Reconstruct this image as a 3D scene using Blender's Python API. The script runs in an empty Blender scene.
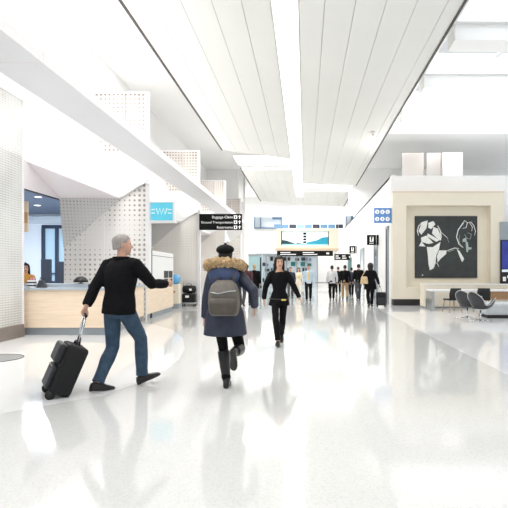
import bpy, bmesh, math, random
from mathutils import Vector, Matrix, noise
random.seed(4)
scene = bpy.context.scene
C = scene.collection
PI = math.pi
F = 480.0
EYE = 1.4
def at(u, v, Y):
    return Vector(((u - 305) * Y / F, Y, EYE + (272 - v) * Y / F))
def V(*a):
    return Vector(a)

# ------------------------------------------------------------------ materials
def srgb(r, g, b):
    f = lambda c: (c / 12.92) if c <= 0.04045 else ((c + 0.055) / 1.055) ** 2.4
    return (f(r / 255), f(g / 255), f(b / 255), 1)
def mat(name, rgb, rough=0.6, metal=0.0, nscale=0, namt=0.0, bump=0.0, stretch=(1, 1, 1), spec=0.5, emit=0, alpha=1, trans=0):
    m = bpy.data.materials.new(name); m.use_nodes = True
    nt = m.node_tree; b = nt.nodes['Principled BSDF']
    b.inputs['Roughness'].default_value = rough
    b.inputs['Metallic'].default_value = metal
    b.inputs['Specular IOR Level'].default_value = spec
    col = srgb(*rgb); b.inputs['Base Color'].default_value = col
    if trans:
        b.inputs['Transmission Weight'].default_value = trans
    if emit:
        b.inputs['Emission Color'].default_value = col
        b.inputs['Emission Strength'].default_value = emit
    if nscale:
        tc = nt.nodes.new('ShaderNodeTexCoord'); mp = nt.nodes.new('ShaderNodeMapping')
        mp.inputs['Scale'].default_value = stretch
        nt.links.new(tc.outputs['Object'], mp.inputs['Vector'])
        n = nt.nodes.new('ShaderNodeTexNoise'); n.inputs['Scale'].default_value = nscale; n.inputs['Detail'].default_value = 4
        nt.links.new(mp.outputs['Vector'], n.inputs['Vector'])
        r = nt.nodes.new('ShaderNodeValToRGB')
        lo = [max(0, c * (1 - namt)) for c in col[:3]] + [1]; hi = [min(1, c * (1 + namt)) for c in col[:3]] + [1]
        r.color_ramp.elements[0].position = 0.3; r.color_ramp.elements[1].position = 0.7
        r.color_ramp.elements[0].color = lo; r.color_ramp.elements[1].color = hi
        nt.links.new(n.outputs['Fac'], r.inputs['Fac']); nt.links.new(r.outputs['Color'], b.inputs['Base Color'])
        if bump:
            bp = nt.nodes.new('ShaderNodeBump'); bp.inputs['Strength'].default_value = bump; bp.inputs['Distance'].default_value = 0.02
            nt.links.new(n.outputs['Fac'], bp.inputs['Height']); nt.links.new(bp.outputs['Normal'], b.inputs['Normal'])
    return m
def dots_mat(name, base, dot, pitch, axis, rmin, rmax, nscale=0.6, rough=0.4):
    """perforated metal sheet: a square grid of round holes whose size varies over the sheet"""
    m = bpy.data.materials.new(name); m.use_nodes = True
    nt = m.node_tree; b = nt.nodes['Principled BSDF']; L = nt.links.new
    b.inputs['Roughness'].default_value = rough; b.inputs['Metallic'].default_value = 0.0
    tc = nt.nodes.new('ShaderNodeTexCoord'); sp = nt.nodes.new('ShaderNodeSeparateXYZ'); L(tc.outputs['Object'], sp.inputs[0])
    def mth(op, a, bb=None):
        n = nt.nodes.new('ShaderNodeMath'); n.operation = op
        for i, q in enumerate((a, bb)):
            if q is None: continue
            if isinstance(q, (int, float)): n.inputs[i].default_value = q
            else: L(q, n.inputs[i])
        return n.outputs[0]
    def cell(o):
        return mth('SUBTRACT', mth('FRACT', mth('MULTIPLY', o, 1 / pitch)), 0.5)
    a = cell(sp.outputs[axis]); c = cell(sp.outputs[2])
    d = mth('SQRT', mth('ADD', mth('MULTIPLY', a, a), mth('MULTIPLY', c, c)))
    n = nt.nodes.new('ShaderNodeTexNoise'); n.inputs['Scale'].default_value = nscale; n.inputs['Detail'].default_value = 1
    L(tc.outputs['Object'], n.inputs['Vector'])
    mr = nt.nodes.new('ShaderNodeMapRange'); mr.inputs[1].default_value = 0.35; mr.inputs[2].default_value = 0.65
    mr.inputs[3].default_value = rmin; mr.inputs[4].default_value = rmax
    L(n.outputs['Fac'], mr.inputs[0])
    k = mth('LESS_THAN', d, mr.outputs[0])
    mx = nt.nodes.new('ShaderNodeMix'); mx.data_type = 'RGBA'
    mx.inputs[6].default_value = srgb(*base); mx.inputs[7].default_value = srgb(*dot)
    L(k, mx.inputs[0]); L(mx.outputs[2], b.inputs['Base Color'])
    return m

M = {}
M['white'] = mat('white paint', (244, 244, 243), 0.5, nscale=0.7, namt=0.01)
M['ceil'] = mat('ceiling board white', (232, 232, 228), 0.55, nscale=0.5, namt=0.015)
M['seam'] = mat('ceiling joint grey', (200, 198, 192), 0.8)
M['edge'] = mat('dark edge and shadow gap', (70, 66, 62), 0.6)
M['light'] = mat('light diffuser', (255, 253, 248), 0.5, emit=3.0)
M['beam'] = mat('beam painted pale grey', (238, 238, 241), 0.5, nscale=1, namt=0.01)
M['lip'] = mat('beam edge white', (240, 238, 240), 0.5)
M['pinkw'] = mat('warm white soffit', (246, 238, 240), 0.6)
M['perf'] = dots_mat('perforated panel large holes', (236, 232, 228), (168, 160, 153), 0.14, 0, 0.04, 0.32)
M['perfup'] = dots_mat('perforated panel fine holes', (240, 236, 230), (206, 200, 192), 0.11, 0, 0.04, 0.30, 0.9)
M['perftop'] = dots_mat('perforated top panel', (222, 215, 210), (140, 130, 122), 0.12, 0, 0.14, 0.36, 0.9)
M['perfside'] = dots_mat('perforated column sheet', (224, 224, 221), (184, 184, 180), 0.05, 1, 0.18, 0.42, 1.2)
M['perfshade'] = dots_mat('perforated facet with shade in colour', (216, 213, 211), (172, 168, 164), 0.09, 0, 0.10, 0.30, 0.9)  # darker version of the panel sheet: shade is put into its colour
M['basemetal'] = mat('brown grey base metal', (140, 130, 124), 0.45, 0.3, nscale=6, namt=0.06)
M['cream'] = mat('cream plaster', (238, 229, 211), 0.6, nscale=1.5, namt=0.02)
M['creamin'] = mat('cream recess plaster', (242, 233, 214), 0.6, nscale=1.5, namt=0.02)
M['black'] = mat('black satin', (20, 20, 22), 0.5)
M['blackbase'] = mat('black skirting', (36, 34, 33), 0.5)
M['canvas'] = mat('slate canvas', (58, 62, 62), 0.7, nscale=3, namt=0.18)
M['paintw'] = mat('white paint strokes', (240, 240, 236), 0.7, nscale=9, namt=0.05)
M['paintg'] = mat('pale grey green strokes', (176, 188, 184), 0.7, nscale=9, namt=0.08)
M['wood'] = mat('pale maple veneer', (248, 226, 200), 0.45, nscale=5, namt=0.07, stretch=(0.4, 0.4, 6))
M['wood2'] = mat('tan wood', (196, 152, 112), 0.45, nscale=6, namt=0.1, stretch=(0.5, 0.5, 6))
M['toe'] = mat('blue grey toe kick', (160, 168, 174), 0.35, 0.2)
M['ctop'] = mat('counter top blue grey', (178, 188, 197), 0.3)
M['steel'] = mat('brushed steel', (190, 192, 194), 0.28, 0.9)
M['chrome'] = mat('polished chrome', (215, 217, 220), 0.12, 1.0)
M['glass'] = mat('greenish glass edge', (200, 228, 224), 0.05, trans=0.85)
M['blueglass'] = mat('blue glazing', (120, 165, 205), 0.08, nscale=2, namt=0.12)
M['bluewin'] = mat('window daylight blue', (178, 208, 230), 0.1, emit=0.3)
M['paleglass'] = mat('pale glazing', (214, 226, 236), 0.08)
M['navyframe'] = mat('dark blue frame', (44, 56, 78), 0.4)
M['steelgrey'] = mat('slate grey glazing', (112, 126, 140), 0.15)
M['paleteal'] = mat('pale teal glazing', (166, 200, 206), 0.1)
M['steelblue'] = mat('steel blue frame', (104, 138, 178), 0.35)
M['deepnavy'] = mat('deep navy upholstery', (28, 34, 46), 0.5)
M['roomceil'] = mat('blue grey room ceiling', (84, 96, 118), 0.6, nscale=1, namt=0.05)
M['roomwall'] = mat('pale blue wall', (224, 232, 242), 0.6)
M['downlight'] = mat('downlight lens', (255, 250, 240), 0.4, emit=6)
M['cyan'] = mat('cyan sign face', (98, 206, 230), 0.4, nscale=4, namt=0.03, emit=0.25)
M['signblack'] = mat('sign face black', (16, 16, 16), 0.7, spec=.2)
M['signwhite'] = mat('sign lettering white', (250, 250, 248), 0.5, emit=0.3)
M['signblue'] = mat('sign face blue', (104, 150, 214), 0.4)
M['teal'] = mat('dark teal', (34, 110, 112), 0.4, nscale=3, namt=0.15)
M['tealwave'] = mat('screen teal wave', (26, 150, 180), 0.3, emit=0.35)
M['skyscreen'] = mat('screen pale sky', (226, 238, 242), 0.3, emit=0.45)
M['cyanscreen'] = mat('screen light cyan', (140, 210, 226), 0.3, emit=0.4)
M['darkland'] = mat('screen dark hills', (26, 58, 70), 0.3)
M['bluescreen'] = mat('screen deep blue', (52, 62, 150), 0.3, nscale=1.2, namt=0.5, emit=0.25)
M['tan'] = mat('pale tan trim', (222, 198, 172), 0.5)
M['skin'] = mat('skin light', (214, 168, 146), 0.55, nscale=20, namt=0.04)
M['skin2'] = mat('skin tan', (212, 166, 138), 0.55, nscale=20, namt=0.04)
M['skin3'] = mat('skin brown', (120, 82, 62), 0.55, nscale=20, namt=0.04)
M['eye'] = mat('eye dark', (36, 28, 26), 0.2)
M['lips'] = mat('lips', (170, 84, 82), 0.4)
M['hairblack'] = mat('hair black', (26, 22, 22), 0.5, nscale=60, namt=0.35, bump=0.4, stretch=(1, 1, 0.15))
M['hairgrey'] = mat('hair grey', (158, 150, 146), 0.6, nscale=60, namt=0.2, bump=0.4, stretch=(1, 1, 0.2))
M['hairbrown'] = mat('hair brown', (70, 52, 40), 0.6, nscale=60, namt=0.3, bump=0.4, stretch=(1, 1, 0.2))
M['hairblond'] = mat('hair blond', (186, 160, 120), 0.6, nscale=60, namt=0.2, bump=0.4, stretch=(1, 1, 0.2))
M['fabblack'] = mat('black wool', (14, 14, 17), 0.9, nscale=30, namt=0.25, bump=0.25, spec=.2)
M['fabblack2'] = mat('soft black cotton', (17, 17, 19), 0.9, nscale=25, namt=0.2, bump=0.2, spec=.2)
M['navy'] = mat('navy quilted nylon', (44, 50, 68), 0.55, nscale=9, namt=0.2, bump=0.4)
M['navylin'] = mat('blue hood lining', (62, 78, 116), 0.6, nscale=9, namt=0.2, bump=0.4)
M['fur'] = mat('tan faux fur', (190, 160, 120), 0.9, nscale=45, namt=0.35, bump=1.0)
M['pack'] = mat('grey brown backpack nylon', (112, 106, 98), 0.5, nscale=12, namt=0.15, bump=0.3)
M['packd'] = mat('olive grey backpack nylon', (84, 78, 70), 0.55, nscale=12, namt=0.15, bump=0.3)
M['jeans'] = mat('blue denim', (54, 76, 98), 0.85, nscale=14, namt=0.22, bump=0.3)
M['khaki'] = mat('khaki cotton', (178, 150, 112), 0.85, nscale=14, namt=0.12, bump=0.2)
M['greytr'] = mat('grey trousers', (74, 74, 78), 0.85, nscale=14, namt=0.12, bump=0.2)
M['shirtb'] = mat('pale blue shirt', (192, 210, 226), 0.8, nscale=14, namt=0.06, bump=0.2)
M['shirtg'] = mat('pale grey shirt', (206, 206, 208), 0.8, nscale=14, namt=0.06, bump=0.2)
M['maroon'] = mat('maroon wool', (74, 36, 42), 0.85, nscale=14, namt=0.15, bump=0.2)
M['orange'] = mat('mustard knit', (204, 150, 70), 0.85, nscale=18, namt=0.15, bump=0.3)
M['yellow'] = mat('yellow cloth', (226, 206, 110), 0.7)
M['creamcloth'] = mat('cream cloth', (232, 222, 204), 0.8, nscale=10, namt=0.06)
M['shoe'] = mat('black leather', (24, 22, 22), 0.35)
M['luggage'] = mat('black ballistic nylon', (17, 17, 20), 0.75, nscale=40, namt=0.2, bump=0.2)
M['luggage2'] = mat('black pocket nylon', (36, 37, 41), 0.5, nscale=40, namt=0.2, bump=0.2)
M['tote'] = mat('beige leather', (214, 186, 146), 0.55, nscale=8, namt=0.08)
M['chair'] = mat('charcoal leather', (52, 52, 55), 0.42, nscale=12, namt=0.1, bump=0.1)
M['piping'] = mat('pale grey piping', (196, 196, 196), 0.5)
M['benchgrey'] = mat('pale grey upholstery', (196, 200, 202), 0.7, nscale=10, namt=0.05)
M['pink'] = mat('pink tissue', (226, 150, 166), 0.7)
M['bluetop'] = mat('translucent blue plastic', (96, 172, 220), 0.25, nscale=5, namt=0.12)
M['paper'] = mat('white paper', (246, 246, 246), 0.7)
M['disc'] = mat('grey floor inlay', (150, 150, 150), 0.3)

def floor_mat(name, rgb, amt, rough):
    m = bpy.data.materials.new(name); m.use_nodes = True
    nt = m.node_tree; b = nt.nodes['Principled BSDF']; L = nt.links.new
    b.inputs['Specular IOR Level'].default_value = .75
    tc = nt.nodes.new('ShaderNodeTexCoord')
    v = nt.nodes.new('ShaderNodeTexVoronoi'); v.inputs['Scale'].default_value = 95
    n = nt.nodes.new('ShaderNodeTexNoise'); n.inputs['Scale'].default_value = 1.1; n.inputs['Detail'].default_value = 3
    L(tc.outputs['Object'], v.inputs['Vector']); L(tc.outputs['Object'], n.inputs['Vector'])
    sp = nt.nodes.new('ShaderNodeSeparateColor'); L(v.outputs['Color'], sp.inputs[0])
    r = nt.nodes.new('ShaderNodeValToRGB'); e = r.color_ramp.elements
    c = srgb(*rgb)[:3]
    e[0].position = 0.0; e[0].color = [x * (1 - amt) for x in c] + [1]
    e[1].position = 1.0; e[1].color = [min(1, x * (1 + amt * .35)) for x in c] + [1]
    q = e.new(0.35); q.color = list(c) + [1]
    L(sp.outputs[0], r.inputs['Fac'])
    mr = nt.nodes.new('ShaderNodeMapRange'); mr.inputs[1].default_value = .3; mr.inputs[2].default_value = .7
    mr.inputs[3].default_value = rough * .8; mr.inputs[4].default_value = rough * 1.25
    L(n.outputs['Fac'], mr.inputs[0]); L(mr.outputs[0], b.inputs['Roughness'])
    L(r.outputs['Color'], b.inputs['Base Color'])
    return m
M['floor'] = floor_mat('polished speckled terrazzo', (217, 217, 215), 0.10, 0.075)
M['floorw'] = floor_mat('polished white terrazzo', (238, 238, 238), 0.02, 0.075)

# ------------------------------------------------------------------ mesh builder
class MB:
    def __init__(s): s.v = []; s.f = []; s.m = []
    def add(s, vs, fs, mi=0):
        o = len(s.v); s.v += [Vector(p) for p in vs]
        for f in fs: s.f.append([i + o for i in f]); s.m.append(mi)
        return s
    def box(s, x0, x1, y0, y1, z0, z1, mi=0, rot=None, c=None):
        p = [V(x, y, z) for z in (z0, z1) for x, y in ((x0, y0), (x1, y0), (x1, y1), (x0, y1))]
        if rot is not None:
            c = c or V((x0 + x1) / 2, (y0 + y1) / 2, (z0 + z1) / 2); p = [c + rot @ (q - c) for q in p]
        return s.add(p, [(3, 2, 1, 0), (4, 5, 6, 7), (0, 1, 5, 4), (1, 2, 6, 5), (2, 3, 7, 6), (3, 0, 4, 7)], mi)
    def prism(s, poly, off, mi=0):
        n = len(poly); off = Vector(off); a = [Vector(p) for p in poly]
        return s.add(a + [p + off for p in a], [list(range(n - 1, -1, -1)), list(range(n, 2 * n))] + [(i, (i + 1) % n, (i + 1) % n + n, i + n) for i in range(n)], mi)
    def loft(s, rings, mi=0, cap=True, closed=True):
        n = len(rings[0]); vs = [p for r in rings for p in r]; fs = []
        for k in range(len(rings) - 1):
            for i in range(n if closed else n - 1):
                j = (i + 1) % n; fs.append((k * n + i, k * n + j, (k + 1) * n + j, (k + 1) * n + i))
        if cap: fs += [list(range(n - 1, -1, -1)), [(len(rings) - 1) * n + i for i in range(n)]]
        return s.add(vs, fs, mi)
    def tube(s, pts, rad, n=10, mi=0, cap=True, closed=False):
        pts = [Vector(p) for p in pts]; k = len(pts)
        if not isinstance(rad, (list, tuple)): rad = [rad] * k
        rings = []; up = None
        for i in range(k):
            a = pts[(i - 1) % k] if (i or closed) else pts[0]; b = pts[(i + 1) % k] if (i < k - 1 or closed) else pts[-1]
            t = (b - a).normalized() if (b - a).length > 1e-9 else V(0, 0, 1)
            if up is None: up = t.orthogonal().normalized()
            up = (up - t * up.dot(t)); up = up.normalized() if up.length > 1e-6 else t.orthogonal().normalized()
            w = t.cross(up)
            rings.append([pts[i] + (up * math.cos(2 * PI * j / n) + w * math.sin(2 * PI * j / n)) * rad[i] for j in range(n)])
        if closed:
            return s.loft(rings + [rings[0]], mi, False)
        return s.loft(rings, mi, cap)
    def lathe(s, prof, c=(0, 0, 0), n=24, mi=0):
        c = Vector(c)
        return s.loft([[c + V(r * math.cos(2 * PI * j / n), r * math.sin(2 * PI * j / n), z) for j in range(n)] for r, z in prof], mi, True)
    def ell(s, c, r, n=16, m=10, rot=None, mi=0):
        c = Vector(c); rings = []
        for k in range(1, m):
            a = PI * k / m - PI / 2; ring = []
            for j in range(n):
                t = 2 * PI * j / n
                p = V(r[0] * math.cos(a) * math.cos(t), r[1] * math.cos(a) * math.sin(t), r[2] * math.sin(a))
                if rot is not None: p = rot @ p
                ring.append(c + p)
            rings.append(ring)
        return s.loft(rings, mi, True)
    def mesh(s, name, mats, origin=None):
        me = bpy.data.meshes.new(name); o = Vector(origin) if origin is not None else V(0, 0, 0)
        me.from_pydata([tuple(p - o) for p in s.v], [], s.f); me.update()
        for q in (mats if isinstance(mats, (list, tuple)) else [mats]): me.materials.append(q)
        for p, i in zip(me.polygons, s.m): p.material_index = i
        b = bmesh.new(); b.from_mesh(me); bmesh.ops.recalc_face_normals(b, faces=b.faces); b.to_mesh(me); b.free()
        return me
    def build(s, name, mats, parent=None, smooth=False, bevel=0, origin=None):
        o = bpy.data.objects.new(name, s.mesh(name, mats, origin)); C.objects.link(o)
        if parent is not None: o.parent = parent
        if smooth:
            for p in o.data.polygons: p.use_smooth = True
        if bevel:
            md = o.modifiers.new('bevel', 'BEVEL'); md.width = bevel; md.segments = 2; md.limit_method = 'ANGLE'; md.angle_limit = math.radians(50)
        return o

def thing(name, label, cat, loc=(0, 0, 0), rz=0, group=None):
    o = bpy.data.objects.new(name, None); C.objects.link(o)
    o.empty_display_size = 0.2
    o.location = loc; o.rotation_euler = (0, 0, rz); o['label'] = label; o['category'] = cat
    if group: o['group'] = group
    return o
def tag(o, label, cat, group=None):
    o['label'] = label; o['category'] = cat
    if group: o['group'] = group
    return o
def struct(o):
    o['kind'] = 'structure'; return o
def dup(root, loc, rz, label, group=None):
    r = root.copy(); C.objects.link(r); r.location = loc; r.rotation_euler = (0, 0, rz); r['label'] = label
    if group: r['group'] = group
    for ch in list(root.children):
        c = ch.copy(); C.objects.link(c); c.parent = r
        for g in ch.children:
            d = g.copy(); C.objects.link(d); d.parent = c
    return r
def text(body, size, loc, m, name, parent, align='LEFT', origin=(0, 0, 0), depth=0.004, face=0):
    cu = bpy.data.curves.new(name, 'FONT'); cu.body = body; cu.size = size; cu.align_x = align; cu.extrude = depth / 2; cu.resolution_u = 3
    t = bpy.data.objects.new(name + '_tmp', cu); C.objects.link(t)
    dg = bpy.context.evaluated_depsgraph_get(); me = bpy.data.meshes.new_from_object(t.evaluated_get(dg))
    bpy.data.objects.remove(t); bpy.data.curves.remove(cu)
    me.transform(Matrix.Translation(Vector(loc) - Vector(origin)) @ Matrix.Rotation(PI / 2, 4, 'X'))
    me.materials.clear(); me.materials.append(m)
    o = bpy.data.objects.new(name, me); C.objects.link(o); o.parent = parent
    return o

# ------------------------------------------------------------------ setting: floor and ceilings
b = MB().box(-16, 14, -6, 50, -0.2, 0); struct(b.build('floor', M['floor']))
b = MB().box(2.76, 13.9, -5.9, 20.0, 0, .003); struct(b.build('floor_band_right', M['floorw']))
arc = [(-6.6, 3.2), (-4.2, 4.25), (-3.0, 4.73), (-2.6, 5.17), (-2.28, 5.46), (-2.07, 6.1), (-1.98, 6.9), (-2.02, 7.7), (-2.2, 8.8), (-2.6, 10.2), (-3.2, 11.6), (-3.9, 12.6), (-4.25, 13), (-6.6, 13)]
b = MB().prism([(x, y, 0.0) for x, y in arc], (0, 0, 0.003)); struct(b.build('floor_band', M['floorw']))
b = MB().lathe([(0.40, 0.003), (0.40, 0.005)], (-5.0, 7.75, 0), 32, 0); b.tube([(-5 + .40 * math.cos(t * PI / 16), 7.75 + .40 * math.sin(t * PI / 16), .005) for t in range(32)], .006, 6, 1, closed=True)
struct(b.build('floor_inlay', [M['disc'], M['edge']]))

# upper ceiling (Z 8.5) with skylight openings on the right
ZU = 8.5
b = MB()
sky = [(8.0, 10.6), (11.4, 13.6), (14.7, 17.2), (18.2, 20.9), (22.0, 24.6)]
b.box(-8, 4.3, -6, 50, ZU, ZU + .3)
b.box(12.2, 14, -6, 50, ZU, ZU + .3)
ys = [-6] + [y for p in sky for y in p] + [50]
for i in range(0, len(ys), 2):
    b.box(4.3, 12.2, ys[i], ys[i + 1], ZU, ZU + .3)
struct(b.build('ceiling', M['white']))
# deep reveals of the skylights and the glass laid over them
for i, (y0, y1) in enumerate(sky):
    b = MB(); b.box(4.15, 4.3, y0, y1, ZU + .3, ZU + .8); b.box(12.2, 12.35, y0, y1, ZU + .3, ZU + .8)
    b.box(4.15, 12.35, y0 - .15, y0, ZU + .3, ZU + .8); b.box(4.15, 12.35, y1, y1 + .15, ZU + .3, ZU + .8)
    for x in (6.9, 9.5): b.box(x - .04, x + .04, y0, y1, ZU + .62, ZU + .72)
    w = struct(b.build('window_%d' % (i + 1), M['white']))
b = MB(); b.box(4.3, 12.2, 17.3, 18.1, 8.05, 8.5); b.box(4.3, 12.2, 21.1, 21.8, 8.05, 8.5); b.box(4.3, 12.2, 13.75, 14.5, 8.05, 8.5)
struct(b.build('trim_1', M['white']))

# suspended centre ceiling of long boards
ZC = 7.0
def cloud(name, x0, x1, edges, y0, yl, yr, edge_side):
    """boards between the seam positions; the far end is cut on a skew"""
    far = lambda x: yl + (yr - yl) * (x - x0) / (x1 - x0)
    g = 0.005
    b = MB()
    xs = [x0] + edges + [x1]
    for a, c in zip(xs, xs[1:]):
        b.prism([(a + g, y0, ZC), (c - g, y0, ZC), (c - g, far(c), ZC), (a + g, far(a), ZC)], (0, 0, .05), 0)
    b.prism([(x0 + .01, y0, ZC + .05), (x1 - .01, y0, ZC + .05), (x1 - .01, far(x1) - .01, ZC + .05), (x0 + .01, far(x0) - .01, ZC + .05)], (0, 0, .03), 1)
    b.prism([(x0, y0, ZC + .08), (x1, y0, ZC + .08), (x1, far(x1), ZC + .08), (x0, far(x0), ZC + .08)], (0, 0, .25), 0)
    e = x0 if edge_side < 0 else x1
    b.prism([(e - .03, y0, ZC - .02), (e + .03, y0, ZC - .02), (e + .03, far(e), ZC - .02), (e - .03, far(e), ZC - .02)], (0, 0, .14), 2)  # dark strip drawn in for the shadow gap along the outer edge
    struct(b.build(name, [M['ceil'], M['seam'], M['edge']]))
R = 5.6 / 272
cloud('ceiling_panel', -3.81, -0.72, [(u - 305) * R for u in (150, 180, 211, 241)], -4, 22.0, 23.8, -1)
cloud('ceiling_panel_right', -0.13, 3.31, [(u - 305) * R for u in (325, 356, 387, 418, 449)], -4, 30.5, 31.2, 1)
cloud('ceiling_panel_far', -3.5, -0.72, [-2.9, -2.3, -1.7, -1.2], 26.3, 38.0, 39.5, -1)
cloud('ceiling_panel_far_right', -0.13, 3.31, [.45, 1.1, 1.7, 2.3, 2.9], 33.5, 40, 41, 1)
b = MB().box(-.70, -.15, -4, 31, ZC + .12, ZC + .16); b.box(-3.6, -.72, 24.1, 26.0, ZC + .2, ZC + .24); b.box(-.72, 3.2, 31.5, 33.2, ZC + .2, ZC + .24)
lo = b.build('ceiling_light', M['light']); struct(lo)
b = MB().box(-.715, -.70, -4, 31, ZC - .005, ZC + .3); b.box(-.15, -.135, -4, 31, ZC - .005, ZC + .3)
struct(b.build('ceiling_slot', M['edge'])) if False else struct(b.build('ceiling_slot', M['ceil']))
t = thing('smoke_detector', 'small pale detector on the ceiling boards near the right edge', 'smoke detector', at(373, 132, 19.2))
dz = ZC - t.location.z
MB().lathe([(.10, dz), (.10, dz - .05), (.07, dz - .09), (.02, dz - .1)], n=20).build('housing', M['pinkw'], t, True)
MB().lathe([(.03, dz - .1), (.03, dz - .13), (.01, dz - .14)], n=16).build('sensor', M['seam'], t, True)

# suspended grey light beam on the left
ZB = 4.52
b = MB(); b.box(-4.735, -3.935, -3, 31, ZB, ZB + .05, 0); b.box(-3.93, -3.90, -3, 31, ZB - .01, ZB + .17, 1); b.box(-4.77, -4.74, -3, 31, ZB, ZB + .10, 1)
for y in (7.15, 13.9, 20.4): b.box(-4.775, -3.895, y, y + .03, ZB - .004, ZB + .17, 1)
struct(b.build('trim_2', [M['beam'], M['lip']]))
b = MB().box(-4.72, -4.62, -3, 31, ZB + .05, ZB + .08); struct(b.build('ceiling_cove_light', M['light']))

# left column (perforated sheet) ------------------------------------------------
t = thing('column', 'tall perforated metal column with brown base at the left edge', 'column', (-6.25, 9.2, 0))
o = t.location
MB().box(-6.6, -6.1, 8.0, 10.35, .28, 5.08).build('lower_cladding', M['perfside'], t, origin=o)
MB().box(-6.6, -6.1, 8.0, 10.35, 5.55, ZU).build('upper_cladding', M['perfside'], t, origin=o)
MB().box(-6.6, -6.03, 7.9, 10.42, 5.08, 5.55).build('collar', M['white'], t, origin=o)
MB().box(-6.57, -6.06, 7.95, 10.38, .0, .28).build('base', M['basemetal'], t, origin=o, bevel=.01)
MB().box(-6.12, -6.075, 10.33, 10.38, .28, ZU).build('corner_trim', M['lip'], t, origin=o)

# left wall behind the partitions, and the origami bulkhead facets
b = MB().box(-6.83, -6.77, 13.72, 46, 0, ZU); struct(b.build('wall_left', M['white']))
b = MB().box(-6.5, -6.3, -6, 13.7, 5.5, ZU); struct(b.build('wall_left_upper', M['white']))
YW = [13.6, 20.15, 26.7, 33.2]
def slab(b, quad, th, mi=0):
    q = [Vector(p) for p in quad]; n = (q[1] - q[0]).cross(q[2] - q[0]).normalized()
    if len(q) == 4:   # two triangles so that a warped quad stays a clean fold
        for tri in ((q[0], q[1], q[2]), (q[0], q[2], q[3])):
            nn = (tri[1] - tri[0]).cross(tri[2] - tri[0]).normalized(); b.prism(tri, nn * th, mi)
    else: b.prism(q, n * th, mi)
for i, y in enumerate(YW):
    b = MB()
    y0 = 10.4 if i == 0 else YW[i - 1] + .06
    A = V(-6.09, y0, 3.85) if i == 0 else V(-5.2, y0, 3.5)
    D = V(-6.12, y0, 3.22) if i == 0 else V(-6.9, y0, 3.45)
    B = V(-5.2, y, 3.5); Cc = V(-6.88, y, 3.45)
    slab(b, [A, B, V(-5.95, y, 5.45), V(-6.2 if i == 0 else -5.95, y0, 5.45)], -.04 if i else -.04, 0)
    slab(b, [A, D, Cc, B], .03, 1)
    struct(b.build('wall_left_bulkhead.%03d' % i, [M['white'], M['pinkw']]))

def partition(i, y, label):
    t = thing('perforated_partition', label, 'partition', (-5.6, y, 0), 0, 'perforated partitions along the left')
    o = t.location
    xl, xr = -6.83, -4.5
    zd = lambda x: 2.45 + (x + 6.42) * (3.5 - 2.45) / 1.22
    b = MB(); xs = -5.68
    b.prism([(xl, y, 0), (xs - .012, y, 0), (xs - .012, y, zd(xs)), (xl, y, zd(xl))], (0, .08, 0))
    b.prism([(xs + .012, y, 0), (xr, y, 0), (xr, y, 3.9), (-5.2, y, 3.5), (xs + .012, y, zd(xs))], (0, .08, 0))
    b.build('panel', M['perf'] if i == 0 else M['perfup'], t, origin=o)
    MB().box(xs - .012, xs + .012, y - .004, y + .06, 0, zd(xs)).build('joint_strip', M['white'], t, origin=o)
    b = MB(); slab(b, [V(xl, y, zd(xl)), V(-5.2, y, 3.5), V(xl, y - .25, 3.46)], .03); b.build('folded_facet', M['perfshade'], t, origin=o)  # facet tilted to face down and darken, where the sheet lies in shade
    MB().box(xr, xr + .11, y - .06, y + .12, 1.06 if i == 0 else 0, 4.0).build('post', M['lip'], t, origin=o)
    b = MB(); b.prism([(-5.24, y - .10, 3.49), (-5.1, y - .10, 3.55), (xr - .03, y - .10, 3.9), (xr + .12, y - .1, 3.86), (xr + .12, y - .1, 3.97), (-5.2, y - .1, 3.58)], (0, .2, 0)); b.build('sloping_cap', M['white'], t, origin=o)
    b = MB(); b.box(-6.05, -5.1, y, y + .06, 4.78, 6.45); b.box(-5.07, xr, y, y + .06, 4.78, 6.45); b.build('upper_panel', M['perftop'], t, origin=o)
    b = MB(); b.box(-6.1, -6.05, y - .03, y + .09, 4.78, 6.5); b.box(xr, xr + .09, y - .03, y + .09, 4.78, 6.5); b.box(-6.05, xr, y - .03, y + .09, 6.45, 6.5); b.build('upper_frame', M['lip'], t, origin=o)
partition(0, YW[0], 'perforated folded partition behind the wood counter, nearest of the row')
partition(1, YW[1], 'pale perforated partition carrying the black baggage claim sign')
partition(2, YW[2], 'pale angular partition behind the black baggage claim sign')
partition(3, YW[3], 'farthest pale partition, beyond the woman in the parka')
b = MB().box(-6.9, -4.5, 36, 36.2, 0, ZU); b.box(-6.9, -4.6, 33.3, 36, 6.5, ZU); struct(b.build('wall_left_end', M['white']))
b = MB().box(-6.9, -6.0, 13.7, 46, 6.5, 6.6); struct(b.build('trim_3', M['white']))

# ------------------------------------------------------------------ back room on the far left
b = MB().box(-15, -6.95, 10.5, 22, 4.05, 4.15); struct(b.build('ceiling_room', M['roomceil']))
b = MB().box(-6.98, -6.92, 10.5, 13.7, 3.42, 5.5); b.box(-15, -6.5, 10.38, 10.45, 3.8, 5.5); struct(b.build('wall_room_header', M['navyframe']))
b = MB().box(-15, -12.05, 22, 22.2, 0, 4.05); b.box(-12.05, -7.1, 22, 22.2, 3.55, 4.05); b.box(-12.05, -7.1, 22, 22.2, 0, .85)
struct(b.build('wall_room', M['roomwall']))
b = MB().box(-15.2, -15, 10.5, 22, 0, 4.05); struct(b.build('wall_room_left', M['roomwall']))
wf = MB(); wf.box(-12.05, -7.1, 21.95, 22.1, 3.4, 3.55); wf.box(-12.05, -7.1, 21.95, 22.1, .85, .98)
for k in range(9): wf.box(-12.05 + .62 * k, -11.95 + .62 * k, 21.93, 22.1, .98, 3.4)
wf.box(-12.05, -7.1, 21.95, 22.1, 1.3, 1.36)
w = struct(wf.build('window_6', M['navyframe']))
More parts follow.
